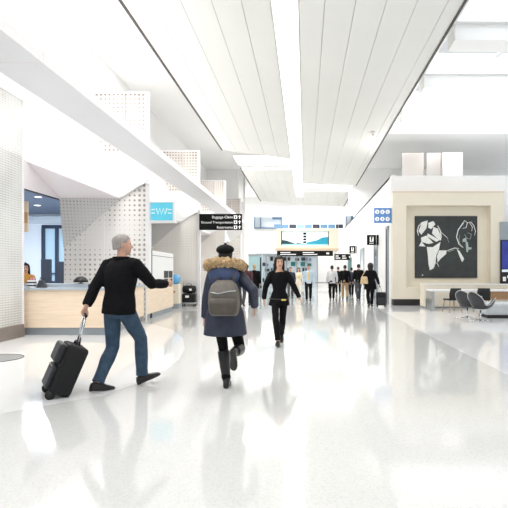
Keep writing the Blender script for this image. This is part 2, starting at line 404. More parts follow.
MB().box(-12.0, -7.1, 22.1, 22.14, .9, 3.5).build('window_pane', M['bluewin'], w)
MB().box(-15, -7.1, 21.9, 22.0, 3.62, 3.95).build('trim_4', M['paleglass'])['kind'] = 'structure'
for k, (x, yy) in enumerate([(-9.4, 16.9), (-8.9, 17.8), (-10.6, 19.0), (-9.7, 19.6)]):
    t = thing('downlight', ['recessed downlight in the dark room ceiling, nearest the column', 'recessed downlight in the dark room ceiling, nearest the perforated panel', 'recessed downlight deep in the dark room, near the wall', 'recessed downlight deep in the dark room, above the window'][k], 'ceiling light', (x, yy, 4.05), 0, 'downlights in the back room')
    MB().lathe([(.13, 0), (.13, -.02), (.10, -.02), (.10, 0)], n=20).build('ring', M['white'], t)
    MB().lathe([(.098, -.004), (.098, -.012)], n=20).build('lens', M['downlight'], t)
for k in range(3):
    t = thing('high_back_chair', ['dark high-backed chair at the left of the blue window', 'dark high-backed chair in the middle of the blue window', 'dark high-backed chair half hidden behind the perforated panel'][k], 'chair', (-11.1 + .66 * k, 20.6, 0), 0, 'high-backed chairs by the window')
    MB().box(-.22, .22, -.05, .05, .5, 1.95 - .1 * k).build('backrest', M['deepnavy'], t, bevel=.03)
    MB().box(-.22, .22, 0, .5, .4, .5).build('seat', M['deepnavy'], t, bevel=.03)
    for sx in (-.19, .19):
        for sy in (.03, .45): MB().tube([(sx, sy, 0), (sx, sy, .42)], .02, 8).build('leg', M['black'], t)
t = thing('wall_sign', 'small orange sign hanging beside the perforated column', 'sign', at(26, 232, 10.9))
MB().box(-.22, .05, -.02, .02, 0, .70).build('sign_panel', M['tan'], t, bevel=.01)
MB().box(-.22, .05, -.021, -.02, .2, .45).build('sign_face', M['wood2'], t)
MB().tube([(-.1, 0, .70), (-.1, 0, 3.3 - t.location.z + .06)], .012, 8).build('hanger', M['steel'], t)

# ------------------------------------------------------------------ service counter
t = thing('service_counter', 'long light wood service counter with blue grey top at left', 'counter', (-5.2, 10.9, 0)); o = t.location
poly = [(-6.5, 10.6), (-4.28, 10.6), (-4.54, 13.52), (-5.0, 13.52), (-4.85, 11.2), (-6.5, 11.2)]
def inset(p, d): return p
b = MB().prism([(x, y, .17) for x, y in poly], (0, 0, .83)); b.build('front', M['wood'], t, origin=o)
pt = [(-6.5, 10.66), (-4.34, 10.66), (-4.60, 13.52), (-4.98, 13.52), (-4.9, 11.15), (-6.5, 11.15)]
b = MB().prism([(x, y, 0) for x, y in pt], (0, 0, .17)); b.build('toe_kick', M['toe'], t, origin=o)
pt = [(-6.5, 10.55), (-4.23, 10.55), (-4.49, 13.52), (-5.05, 13.52), (-4.9, 11.3), (-6.5, 11.3)]
b = MB().prism([(x, y, 1.0) for x, y in pt], (0, 0, .045)); b.build('worktop', M['ctop'], t, origin=o)
b = MB().prism([(-6.5, 10.95, 1.045), (-4.75, 10.95, 1.045), (-4.75, 11.2, 1.045), (-6.5, 11.2, 1.045)], (0, 0, .09)); b.build('ledge', M['ctop'], t, origin=o)

t = thing('display_cabinet', 'tall white and wood cabinet with black leaflets at counter end', 'cabinet', (-4.95, 15.8, 0)); o = t.location
q = [(-4.62, 14.46), (-4.72, 17.2), (-5.5, 17.2), (-5.4, 14.46)]
ql = [(-4.56, 13.8)] + q[1:3] + [(-5.3, 13.8)]
MB().prism([(-4.60, 13.9, 1.025), (-4.62, 14.38, 1.025), (-4.64, 14.38, 1.025), (-4.62, 13.9, 1.025)], (0, 0, .32)).build('glass_guard', M['glass'], t, origin=o)
MB().prism([(x, y, .17) for x, y in ql], (0, 0, .85)).build('lower_body', M['wood'], t, origin=o)
MB().prism([(x, y, 1.02) for x, y in q], (0, 0, 1.03)).build('upper_body', M['white'], t, origin=o, bevel=.01)
MB().prism([(x - .05, y, 0) for x, y in ql], (0, 0, .17)).build('toe_kick', M['toe'], t, origin=o)
MB().box(-4.66, -4.60, 14.40, 14.46, .02, 2.07).build('end_post', M['edge'], t, origin=o)
for zz in (.93, 1.2):
    for k in range(2):
        y0 = 15.9 + k * .62; xx = -4.62 - .1 * (y0 - 14.46) / 2.74
        MB().prism([(xx + .004, y0, zz), (xx + .02 - .02, y0 + .5, zz), (xx - .01, y0 + .5, zz), (xx - .01, y0, zz)], (0, 0, .24)).build('leaflet', M['black'], t, origin=o)
MB().prism([(-4.612, 14.5, 1.9), (-4.708, 17.15, 1.9), (-4.72, 17.15, 1.9), (-4.63, 14.5, 1.9)], (0, 0, .012)).build('door_seam', M['edge'], t, origin=o)

t = thing('donation_stand', 'beige pedestal with a rounded blue plastic top', 'stand', (-5.02, 18.6, 0))
MB().box(-.17, .17, -.17, .17, .17, .93).build('pedestal', M['cream'], t, bevel=.012)
MB().box(-.18, .18, -.18, .18, 0, .17).build('base', M['toe'], t)
MB().ell((0, 0, 1.12), (.19, .17, .2)).build('globe', M['bluetop'], t, True)
MB().box(-.04, .04, -.175, -.17, .6, .68).build('slot_plate', M['wood2'], t)

t = thing('baggage_cart', 'black luggage cart loaded with black bags by left wall', 'cart', (-4.75, 20.6 - .9, 0), .1)
MB().box(-.28, .28, -.3, .3, .1, .16).build('platform', M['steel'], t, bevel=.01)
for sx in (-.22, .22):
    for sy in (-.24, .24): MB().tube([(sx - .02, sy, .05), (sx + .02, sy, .05)], .05, 14).build('wheel', M['black'], t)
MB().tube([(-.26, .29, .13), (-.26, .31, 1.0), (.26, .31, 1.0), (.26, .29, .13)], .016, 8).build('push_bar', M['steel'], t, True)
lp = Vector(t.location)
t = thing('suitcase', 'black hard suitcase lying on the luggage cart platform', 'suitcase', (lp.x, lp.y, .16), .1)
MB().box(-.26, .26, -.27, .2, 0, .36).build('shell', M['luggage'], t, bevel=.04)
MB().box(-.12, .02, -.275, -.268, .2, .29).build('tag', M['paper'], t)
t = thing('duffel_bag', 'black duffel bag with pale patch on top of suitcase on cart', 'bag', (lp.x, lp.y, .52), .1)
MB().tube([(-.27, 0, .17), (-.24, 0, .17), (0, 0, .17), (.24, 0, .17), (.27, 0, .17)], [.08, .15, .168, .15, .08], 14).build('body', M['luggage'], t, True)
MB().tube([(-.14, -.1, .29), (-.09, -.1, .40), (.09, -.1, .40), (.14, -.1, .29)], .013, 8).build('handle', M['black'], t, True)
MB().box(.02, .12, -.18, -.163, .12, .2).build('patch', M['paper'], t)

# things on the counter
t = thing('gift_bag', 'navy and white striped gift bag with pink tissue on counter', 'bag', (-6.15, 10.80, 1.045))
b = MB()
for k in range(5): b.box(-.08, .08, -.04, .04, k * .034, (k + 1) * .034, k % 2)
b.build('bag', [M['paper'], M['navyframe']], t)
MB().ell((.02, 0, .18), (.06, .035, .05), 10, 8).build('tissue', M['pink'], t, True)
b = MB().tube([(-.05, -.03, .16), (-.03, -.03, .24), (.03, -.03, .24), (.05, -.03, .16)], .004, 6); b.build('handle', M['navyframe'], t)
t = thing('handbag', 'small dark grey handbag beside the striped gift bag', 'bag', (-5.93, 10.82, 1.045))
MB().prism([(-.11, -.05, 0), (.11, -.05, 0), (.05, -.05, .17), (-.05, -.05, .17)], (0, .1, 0)).build('body', M['greytr'], t, bevel=.015)
MB().tube([(-.05, 0, .16), (-.03, 0, .23), (.03, 0, .23), (.05, 0, .16)], .008, 8).build('handle', M['black'], t, True)
t = thing('desk_lamp', 'low black domed lamp on counter in front of perforated panel', 'lamp', (-5.16, 11.05, 1.135))
MB().lathe([(.16, .03), (.15, .08), (.10, .14), (.03, .165)], n=20).build('shade', M['black'], t, True)
MB().lathe([(.06, 0), (.06, .012), (.015, .02), (.015, .06)], n=16).build('base', M['black'], t, True)
t = thing('paper_stack', 'white papers lying on the counter beside the column', 'papers', (-6.2, 10.66, 1.045))
b = MB(); b.box(-.15, .07, -.07, .03, 0, .02); b.box(-.05, .20, -.08, .02, .02, .028); b.build('sheets', M['paper'], t)
t = thing('phone', 'small black phone on the counter near the walking man', 'phone', (-4.78, 10.85, 1.045))
MB().box(-.1, .1, -.07, .07, 0, .05).build('base', M['black'], t, bevel=.012)
MB().box(-.09, -.04, -.09, .09, .05, .08).build('handset', M['black'], t, bevel=.012)

# ------------------------------------------------------------------ signs on the left
t = thing('projecting_sign', 'square cyan lightbox sign on the near partition post', 'sign', (-4.02, 13.6, 3.0)); o = t.location
x0, x1, z0, z1 = -4.36, -3.72, 2.85, 3.36
MB().box(x0, x1, 13.56, 13.64, z0, z1).build('face', M['cyan'], t, origin=o)
b = MB(); b.box(x1, x1 + .06, 13.5, 13.7, z0 - .06, z1 + .03); b.box(x0 - .03, x1, 13.5, 13.7, z0 - .06, z0); b.box(x0 - .03, x1, 13.54, 13.66, z1, z1 + .02); b.build('frame', M['lip'], t, origin=o)
b = MB()
pts = [(-4.20, 3.20), (-4.15, 3.03), (-4.10, 3.20), (-4.05, 3.03), (-4.0, 3.20), (-3.95, 3.03), (-3.90, 3.20)]
b.tube([(x, 13.553, z) for x, z in pts], .012, 6)
for zz in (3.15, 3.05):
    b.box(-4.33, -4.24, 13.548, 13.56, zz, zz + .025); b.box(-3.87, -3.77, 13.548, 13.56, zz, zz + .025)
b.build('lettering', M['signwhite'], t, origin=o)

Y = 20.0
t = thing('directional_sign', 'black baggage claim and restrooms sign projecting from partition post', 'sign', (-3.5, Y, 3.0)); o = t.location
a, c = at(199.5, 214, Y), at(242, 230, Y)
MB().box(a.x, c.x, Y - .06, Y + .06, c.z, a.z).build('board', M['signblack'], t, origin=o, bevel=.01)
rows = [('Baggage Claim', 0), ('Ground Transportation', 1), ('Restrooms', 2)]
H = (a.z - c.z); rh = H / 3.15
for s, k in rows:
    zb = a.z - .05 - rh * (k + 1) + .075
    tx = text(s, .15 if k != 1 else .138, (c.x - .37, Y - .064, zb), M['signwhite'], 'lettering', t, 'RIGHT', o)
    xi = c.x - .33
    b = MB(); b.box(xi, xi + .14, Y - .066, Y - .06, zb - .02, zb + .12, 0); b.box(xi + .035, xi + .105, Y - .069, Y - .066, zb + .01, zb + .06, 1)
    b.box(xi + .05, xi + .09, Y - .069, Y - .066, zb + .065, zb + .095, 1); b.build('pictogram', [M['signwhite'], M['signblack']], t, origin=o)
    xa = c.x - .16; zc = zb + .05
    b = MB(); b.box(xa + .05, xa + .085, Y - .066, Y - .06, zc - .07, zc + .03); b.prism([(xa + .005, Y - .066, zc + .01), (xa + .0675, Y - .066, zc + .08), (xa + .13, Y - .066, zc + .01)], (0, .006, 0)); b.build('arrow', M['signwhite'], t, origin=o)

# ------------------------------------------------------------------ right side: picture wall
YP = 20.4
b = MB().box(3.65, 14, YP, YP + .3, 0, 5.5); struct(b.build('wall_right', M['white']))
b = MB().box(3.65, 3.85, YP + .3, 46, 0, 5.5); struct(b.build('wall_right_corridor', M['white']))
b = MB().box(3.65, 14, YP + .3, 46, 5.4, 5.5); b.box(3.0, 14, 33, 33.2, 5.5, ZU); struct(b.build('wall_right_upper', M['white']))
# cream surround with a recess
x0, x1, z1 = 3.66, 8.29, 4.72
ix0, ix1, iz0, iz1 = 4.22, 7.74, .74, 4.17
t = thing('picture_surround', 'cream plaster surround with a deep square recess and black base', 'surround', (6, YP - .2, 0)); o = t.location
b = MB(); yf = YP - .42
b.box(x0, ix0, yf, YP, .27, z1); b.box(ix1, x1, yf, YP, .27, z1); b.box(ix0, ix1, yf, YP, iz1, z1); b.box(ix0, ix1, yf, YP, .27, iz0)
b.build('frame', M['cream'], t, origin=o)
MB().box(ix0, ix1, YP - .03, YP - .002, iz0, iz1).build('back_panel', M['creamin'], t, origin=o)
MB().box(x0 + .02, x1 - .02, yf + .03, YP, 0, .27).build('base', M['blackbase'], t, origin=o)
MB().box(x0 - .01, x1 + .01, yf - .015, YP, z1, z1 + .03).build('top_trim', M['tan'], t, origin=o)

yc = YP - .09
px = lambda u: (u - 305) * yc / F
pz = lambda v: EYE + (272 - v) * yc / F
t = thing('painting', 'large square dark painting with white abstract shapes in the recess', 'painting', (px(446), YP - .06, pz(278))); o = t.location
cv = MB().box(px(415), px(477.3), yc, YP - .03, pz(278), pz(216)).build('canvas', M['canvas'], t, origin=o)
S = 72 / 508.0
def pp(x, y): return (px(410 + x * S), yc - .006, pz(210 + y * S))
b = MB()
def shape(pts, mi=0): b.prism([pp(*p) for p in pts], (0, .006, 0), mi)
def stroke(pts, r, mi=0): b.tube([pp(*p) for p in pts], [r * .6] + [r] * (len(pts) - 2) + [r * .5], 6, mi)
# left loose head-like mass of shards
shape([(85, 85), (125, 80), (115, 130), (80, 175), (60, 150)]); shape([(130, 90), (165, 78), (178, 100), (150, 135), (128, 125)])
shape([(165, 120), (195, 130), (215, 175), (215, 215), (185, 195), (155, 165)])
shape([(125, 165), (210, 212), (185, 225), (120, 185)]); shape([(78, 195), (115, 180), (165, 232), (130, 240), (80, 225)])
shape([(62, 255), (80, 222), (110, 258)])
shape([(118, 260), (160, 262), (215, 225), (205, 275), (185, 320), (180, 375), (165, 412), (140, 425), (130, 380), (126, 320)])
shape([(190, 325), (205, 285), (258, 285), (255, 310), (215, 345), (195, 370)])
stroke([(60, 180), (52, 150), (60, 115), (85, 88), (125, 75)], .02); stroke([(195, 110), (215, 150), (220, 190), (215, 215)], .022)
stroke([(218, 155), (245, 180), (268, 200)], .013); stroke([(262, 200), (275, 230)], .009, 1)
stroke([(180, 375), (190, 372), (205, 402)], .014); stroke([(140, 425), (150, 405), (175, 400)], .016)
stroke([(258, 290), (275, 282), (295, 275), (315, 268), (345, 272)], .016); stroke([(268, 295), (290, 288), (312, 280)], .012, 1)
shape([(330, 275), (350, 290), (382, 345), (368, 368), (350, 330)])
stroke([(375, 265), (345, 240), (328, 190), (340, 140), (365, 105), (380, 90)], .020); stroke([(360, 260), (345, 215), (350, 175)], .010, 1)
stroke([(365, 100), (385, 75), (405, 90), (395, 125), (370, 130)], .016); stroke([(405, 90), (430, 85), (450, 110), (462, 150), (455, 180)], .015)
stroke([(420, 90), (440, 120), (435, 150)], .014); stroke([(385, 170), (400, 200), (425, 205), (432, 170), (405, 160)], .012, 1)
shape([(392, 225), (408, 225), (412, 262), (435, 265), (432, 278), (412, 280), (408, 298), (398, 296)], 1); shape([(372, 205), (395, 195), (400, 225), (370, 225)], 1)
shape([(85, 455), (92, 455), (92, 463), (85, 463)])
b.build('brushwork', [M['paintw'], M['paintg']], cv, origin=o)

# perforated box panels above the white wall
t = thing('perforated_screen', 'faint perforated panels standing above the picture wall', 'screen', (6.35, 24, 5.5)); o = t.location
for u0, u1 in ((402, 424), (427, 441)):
    MB().box((u0 - 305) * 24 / F, (u1 - 305) * 24 / F, 24, 24.1, 5.5, 7.36).build('panel', M['perftop'], t, origin=o)
MB().box((442 - 305) * 24 / F, (462 - 305) * 24 / F, 23.9, 24.1, 5.5, 7.36).build('end_panel', M['pinkw'], t, origin=o)

# blue pictogram sign, and black blade signs down the corridor wall
Y = 20.55
t = thing('pictogram_sign', 'blue sign with six white round pictograms beside picture surround', 'sign', (3.3, Y, 3.5)); o = t.location
a, c = at(374, 208, 20.3), at(390.3, 223, 20.3); Y = 20.3
MB().box(a.x, 3.65, Y - .04, Y + .04, c.z, a.z).build('board', M['signblue'], t, origin=o, bevel=.01)
for r in range(2):
    for k in range(3):
        x = a.x + .13 + .22 * k; z = a.z - .17 - .3 * r
        b = MB(); b.tube([(x, Y - .05, z), (x, Y - .04, z)], .09, 20, 0); b.tube([(x, Y - .053, z - .035), (x, Y - .053, z + .035)], [.03, .012], 8, 1); b.build('pictogram', [M['signwhite'], M['signblue']], t, origin=o)
def blade(Y, u0, u1, v0, v1, label):
    a, c = at(u0, v0, Y), at(u1, v1, Y)
    t = thing('blade_sign', label, 'sign', ((a.x + 3.65) / 2, Y, c.z), 0, 'black blade signs on the corridor wall'); o = t.location
    MB().box(a.x, c.x, Y - .05, Y + .05, c.z, a.z).build('board', M['signblack'], t, origin=o, bevel=.01)
    w = c.x - a.x; h = a.z - c.z
    b = MB(); b.box(a.x + .29 * w, c.x - .29 * w, Y - .056, Y - .05, c.z + .32 * h, a.z - .2 * h, 0)
    b.box(a.x + .44 * w, c.x - .44 * w, Y - .06, Y - .056, c.z + .38 * h, c.z + .6 * h, 1); b.tube([(a.x + .5 * w, Y - .06, c.z + .70 * h), (a.x + .5 * w, Y - .056, c.z + .70 * h)], .05, 12, 1)
    b.box(a.x + .25 * w, c.x - .25 * w, Y - .056, Y - .05, c.z + .14 * h, c.z + .20 * h, 0)
    b.build('pictogram', [M['signwhite'], M['signblack']], t, origin=o)
    MB().box(c.x, 3.65, Y - .03, Y + .03, c.z + .2, c.z + .25).build('bracket', M['steel'], t, origin=o)
    MB().box(c.x + .03, c.x + .12, Y - .05, Y + .05, c.z, a.z).build('end_plate', M['signblack'], t, origin=o)
blade(23.8, 367, 376, 235, 245, 'black blade sign with white pictogram, nearest on corridor wall')
blade(34, 349.5, 355.3, 246, 253.5, 'smaller black blade sign farther down the corridor wall')
# corridor doorways: frames with glass, set on the wall
def doorway(i, y0, y1, m, zt=2.6):
    b = MB(); b.box(3.60, 3.66, y0, y0 + .12, 0, zt); b.box(3.60, 3.66, y1 - .12, y1, 0, zt); b.box(3.60, 3.66, y0, y1, zt - .1, zt)
    d = struct(b.build('door_%d' % i, M['toe']))
    MB().box(3.62, 3.655, y0 + .12, y1 - .12, 0.02, zt - .1).build('door_panel', m, d)
doorway(1, 20.9, 21.5, M['greytr'], 3.4); doorway(2, 24.0, 25.2, M['steelgrey'], 2.9); doorway(3, 29.5, 31.5, M['paleglass'], 2.9); doorway(4, 37.2, 40.5, M['teal'], 2.5)

# ------------------------------------------------------------------ far end of the hall
YF = 46
b = MB().box(-8, 8, YF, YF + .3, 0, ZU); struct(b.build('wall_back', M['white']))
for i, (u0, u1, v0, v1) in enumerate(((254, 282, 217, 228.5), (345.5, 352, 216, 228.5))):
    a, c = at(u0, v0, 43), at(u1, v1, 43)
    b = MB(); b.box(a.x, a.x + .08, 42.95, 43.1, c.z, a.z); b.box(c.x - .08, c.x, 42.95, 43.1, c.z, a.z); b.box(a.x, c.x, 42.95, 43.1, c.z, c.z + .09)
    b.box(a.x + .55, a.x + .62, 42.95, 43.1, c.z, a.z); b.box((a.x + c.x) / 2 + .4, c.x, 42.95, 43.1, a.z - .22, a.z)
    w = struct(b.build('window_%d' % (7 + i), M['steelblue'])); MB().box(a.x, c.x, 43.02, 43.05, c.z, a.z).build('window_pane', M['paleglass'], w)
    w2 = MB().box(a.x, c.x, 43.1, 43.3, c.z - .25, c.z).build('trim_%d' % (5 + i), M['white']); struct(w2)
YS = 42.0
a, c = at(276, 228.5, YS), at(338, 251, YS)
t = thing('video_portal', 'cream portal holding a wide landscape video screen at hall end', 'portal', (0.2, YS, 0)); o = t.location
b = MB(); b.box(a.x, c.x, YS - .1, YS + .5, c.z, c.z + .5); sa, sc_ = at(281, 231, YS), at(329, 245, YS)
b.box(a.x, sa.x, YS - .1, YS + .5, c.z + .5, a.z); b.box(sc_.x, c.x, YS - .1, YS + .5, c.z + .5, a.z); b.box(sa.x, sc_.x, YS - .1, YS + .5, sa.z, a.z); b.box(sa.x, sc_.x, YS + .3, YS + .5, c.z + .5, sa.z)
b.build('fascia', M['cream'], t, origin=o)
MB().box(a.x - .05, c.x + .05, YS - .3, YS - .1, c.z, c.z + .22).build('lower_trim', M['tan'], t, origin=o)
for x in (a.x + .1, c.x - .35): MB().box(x, x + .25, YS, YS + .4, 0, c.z).build('pillar', M['white'], t, origin=o)
b = MB()
for k in range(9): b.box(a.x - .2 + k * .68, a.x + .42 + k * .68, YS - .05, YS, a.z + .02, a.z + .36, k % 3 == 2)
b.build('blue_panel_strip', [M['blueglass'], M['navyframe']], t, origin=o)
xm0, xm1 = at(303, 0, YS).x, at(306.5, 0, YS).x
b = MB(); z0, z1 = c.z + .5, sa.z; ys = YS + .2
b.prism([(sa.x, ys, z0), (sc_.x, ys, z0), (sc_.x, ys, z1), (sa.x, ys, z1)], (0, .06, 0), 0)
b.prism([(sa.x, ys - .005, z0 + .1), (xm1, ys - .005, z0 + .1), (xm0 - .5, ys - .005, z0 + .22), (sa.x + 1.3, ys - .005, z0 + .12), (sa.x + .5, ys - .005, z0 + .42), (sa.x, ys - .005, z0 + .5)], (0, .005, 0), 1)
b.prism([(xm1, ys - .005, z0 + .1), (sc_.x, ys - .005, z0 + .1), (sc_.x, ys - .005, z0 + .75), (xm1 + 1.4, ys - .005, z0 + .7), (xm1 + .9, ys - .005, z0 + .45), (xm1, ys - .005, z0 + .25)], (0, .005, 0), 2)
b.prism([(sa.x, ys - .008, z0), (sc_.x, ys - .008, z0), (sc_.x, ys - .008, z0 + .12), (sa.x, ys - .008, z0 + .12)], (0, .005, 0), 3)
for k in range(4): b.box(xm0 + .02, xm1 - .02, ys - .01, ys - .004, z0 + .2 + k * .25, z0 + .36 + k * .25, 4)
b.box(sa.x, sa.x + .08, ys - .02, ys, z0, z1, 4); b.box(sc_.x - .06, sc_.x, ys - .02, ys, z0, z1, 4)
b.build('screen', [M['skyscreen'], M['darkland'], M['tealwave'], M['cyanscreen'], M['signblack']], t, origin=o)
def hang(name, label, u0, u1, v0, v1, Y):
    a, c = at(u0, v0, Y), at(u1, v1, Y)
    t = thing(name, label, 'sign', ((a.x + c.x) / 2, Y, c.z)); o = t.location
    MB().box(a.x, c.x, Y - .05, Y + .05, c.z, a.z).build('board', M['signblack'], t, origin=o, bevel=.01)
    w = c.x - a.x; h = a.z - c.z
    for f0, f1, r in ((.06, .24, .60), (.06, .34, .25), (.46, .66, .60), (.46, .72, .25)):
        MB().box(a.x + f0 * w, a.x + f1 * w, Y - .056, Y - .05, c.z + r * h, c.z + (r + .13) * h).build('marking', M['signwhite'], t, origin=o)
    MB().box(a.x + .88 * w, a.x + .93 * w, Y - .056, Y - .05, c.z + .35 * h, c.z + .65 * h).build('arrow', M['signwhite'], t, origin=o)
    return t, a, c
t, a, c = hang('overhead_sign', 'long black overhead sign mounted under the video screen portal', 277, 333, 250.8, 256, 41.6)
t, a, c = hang('hanging_sign', 'short black hanging sign just right of the video portal', 334.5, 351, 254, 260, 38.5)
for x in (a.x + .3, c.x - .3): MB().tube([(x, 38.5, a.z), (x, 38.5, 7.02)], .015, 8).build('hanger', M['steel'], t, origin=t.location)
# storefront under the portal
t = thing('shop_front', 'shop front with teal panes and dark shelves at hall end', 'shop front', (-.9, 44.5, 0)); o = t.location
MB().box(-4.6, 1.2, 44.7, 44.9, 0, 2.9).build('back_panel', M['paleglass'], t, origin=o)
for k in range(7): MB().box(-4.6 + k * .95, -4.5 + k * .95, 44.5, 44.7, 0, 2.9).build('mullion', M['toe'], t, origin=o)
rr = random.Random(3)
for z in (.45, .95, 1.45, 1.95, 2.45):
    x = -4.45
    while x < .8:
        w_ = rr.uniform(.16, .42)
        if rr.random() < .62: MB().box(x, x + w_, 44.55, 44.69, z, z + rr.uniform(.2, .40)).build('display_box', rr.choice((M['teal'], M['teal'], M['navyframe'], M['black'], M['steelblue'])), t, origin=o)
        x += w_ + rr.uniform(.04, .2)
MB().box(-4.6, 1.2, 44.5, 44.7, 2.9, 3.1).build('header', M['toe'], t, origin=o)
t = thing('kiosk', 'tall pale teal glazed kiosk at far left of shop front', 'kiosk', (-3.75, 36.5, 0))
MB().box(-.5, .5, -.3, .3, 0, 2.6).build('cabinet', M['paleteal'], t, bevel=.02)
MB().box(-.52, .52, -.32, .32, 2.6, 2.75).build('top', M['toe'], t)
MB().box(.36, .46, -.33, -.3, .1, 2.5).build('dark_strip', M['black'], t)
t = thing('bench', 'low grey bench at the far end beside the exit', 'bench', (2.0, 43.5, 0))
MB().box(-1.1, 1.1, -.25, .25, .38, .5).build('seat', M['toe'], t, bevel=.02)
for sx in (-.9, .9): MB().box(sx - .05, sx + .05, -.22, .22, 0, .38).build('leg', M['steel'], t)

# ------------------------------------------------------------------ right side furniture
t = thing('long_table', 'long white table with panel leg in front of picture wall', 'table', (6.8, 17.6, 0)); o = t.location
MB().box(4.55, 9.6, 17.2, 18.1, .70, .75).build('tabletop', M['white'], t, origin=o, bevel=.008)
for x in (4.55, 9.5): MB().box(x, x + .09, 17.2, 18.1, 0, .70).build('leg', M['steel'] if x < 5 else M['white'], t, origin=o)
MB().box(6.75, 9.5, 17.75, 17.8, .38, .70).build('modesty_panel', M['wood2'], t, origin=o)
t = thing('low_cabinet', 'low white cabinet running along below the painting', 'cabinet', (6.9, 18.9, 0)); o = t.location
MB().box(4.6, 9.6, 18.62, 19.2, .06, .90).build('body', M['cream'], t, origin=o, bevel=.005)
MB().box(4.65, 9.6, 18.66, 19.2, 0, .06).build('plinth', M['toe'], t, origin=o)
MB().box(4.58, 9.6, 18.6, 19.2, .90, .93).build('top', M['white'], t, origin=o)
for k in range(4): MB().box(5.75 + k * .98, 5.76 + k * .98, 18.612, 18.63, .1, .88).build('door_gap', M['seam'], t, origin=o)
for k, x in enumerate((5.75, 6.45)):
    pass
t = thing('wall_screen', 'blue lit video screen with black lower band at right edge', 'screen', (8.6, 19.9, 1.2)); o = t.location
a, c = at(500.5, 240, 19.9), at(520, 284, 19.9)
MB().box(a.x, c.x, 19.85, 19.95, c.z, a.z).build('housing', M['black'], t, origin=o, bevel=.01)
MB().box(a.x + .04, c.x - .04, 19.842, 19.85, c.z + .62, a.z - .04).build('display', M['bluescreen'], t, origin=o)
MB().box(a.x + .04, c.x - .04, 19.842, 19.85, c.z + .5, c.z + .6).build('pale_band', M['skyscreen'], t, origin=o)
b = MB(); b.box(a.x + .08, a.x + .2, 19.842, 19.85, c.z + .12, c.z + .3); b.box(a.x + .26, a.x + .4, 19.842, 19.85, c.z + .25, c.z + .36); b.build('marking', M['signwhite'], t, origin=o)
MB().box(a.x, c.x, 19.9, YP, a.z, a.z + .75).build('bulkhead', M['toe'], t, origin=o)
MB().box(a.x + .3, c.x - .3, 19.95, YP, c.z + .3, a.z - .3).build('wall_mount', M['steel'], t, origin=o)

def side_chair(loc, rz, label):
    t = thing('side_chair', label, 'chair', loc, rz, 'black side chairs at the white table')
    b = MB(); g = []
    for k in range(7):
        a = -1 + k / 3.0
        g.append([V(.22 * a, -.20 - .05 * (1 - a * a), .47), V(.235 * a, -.22 - .06 * (1 - a * a), .66), V(.20 * a, -.25 - .06 * (1 - a * a), .84)])
    bb = MB(); bb.loft(g, 0, False, False); o = bb.build('backrest', M['black'], t, True); md = o.modifiers.new('thick', 'SOLIDIFY'); md.thickness = .025
    MB().box(-.23, .23, -.22, .22, .42, .47).build('seat', M['black'], t, bevel=.02)
    for sx in (-1, 1):
        for sy in (-1, 1): MB().tube([(sx * .24, sy * .25, 0), (sx * .18, sy * .17, .42)], [.013, .02], 8).build('leg', M['wood2'], t, True)
    return t
p = at(452, 311, 16.75); side_chair((p.x, 16.75, 0), .25, 'black side chair with wood legs, left one at white table')
p = at(482, 311, 16.75); side_chair((p.x, 16.75, 0), -.1, 'black side chair behind the swivel lounge chairs')

def lounge(loc, rz, label):
    """shell chair: high curved back, dipping sides that rise again into winged arms; local +x is the front"""
    t = thing('lounge_chair', label, 'chair', loc, rz, 'charcoal shell lounge chairs')
    n, m = 48, 9; rings = []; rim = []
    for k in range(m):
        f = k / (m - 1); ring = []
        for j in range(n):
            a = 2 * PI * j / n; d = abs((a + PI) % (2 * PI) - PI)   # 0 front, pi back
            back = max(0, math.cos((PI - d) * .95)) ** 1.3
            arm = math.exp(-((d - 1.2) / .36) ** 2); dip = math.exp(-((d - 1.9) / .24) ** 2)
            h = .42 + .44 * back + .27 * arm - .05 * dip
            r = .31 + .05 * back + .10 * arm - .06 * dip
            rr = r * (f ** .75); z = .36 + (h - .36) * (f ** 2.6)
            ring.append(V(rr * math.cos(a) * 1.0, rr * math.sin(a), z))
        rings.append(ring)
    rings[0] = [V(.01 * math.cos(2 * PI * j / n), .01 * math.sin(2 * PI * j / n), .36) for j in range(n)]
    b = MB().loft(rings, 0, False); b.add(rings[0], [list(range(n))])
    o = b.build('shell', M['chair'], t, True); md = o.modifiers.new('thick', 'SOLIDIFY'); md.thickness = .045; md.offset = -1
    sb = o.modifiers.new('sub', 'SUBSURF'); sb.levels = 1; sb.render_levels = 1
    MB().tube(rings[-1], .011, 6, closed=True).build('piping', M['piping'], t, True)
    MB().lathe([(.215, .385), (.235, .42), (.2, .455), (.02, .46)], n=28).build('seat_cushion', M['chair'], t, True)
    MB().tube([(0, 0, .05), (0, 0, .34)], [.025, .022], 14).build('pedestal', M['chrome'], t, True)
    b = MB()
    for k in range(4):
        a = PI / 4 + k * PI / 2; b.tube([(0, 0, .07), (.16 * math.cos(a), .16 * math.sin(a), .045), (.31 * math.cos(a), .31 * math.sin(a), .014)], [.02, .017, .012], 8)
    b.build('star_base', M['chrome'], t, True)
    return t
lounge((4.88, 13.35, 0), .5, 'charcoal shell lounge chair on chrome base, the nearer of two')
lounge((4.80, 14.2, 0), .7, 'charcoal shell lounge chair on chrome base, half hidden behind nearer one')
t = thing('ottoman_bench', 'pale grey upholstered bench on dark plinth at right edge', 'bench', (6.35, 14.9, 0))
MB().box(-.9, .95, -.45, .45, .09, .46).build('cushion', M['benchgrey'], t, bevel=.09)
MB().box(-.82, .88, -.38, .38, 0, .10).build('plinth', M['blackbase'], t)

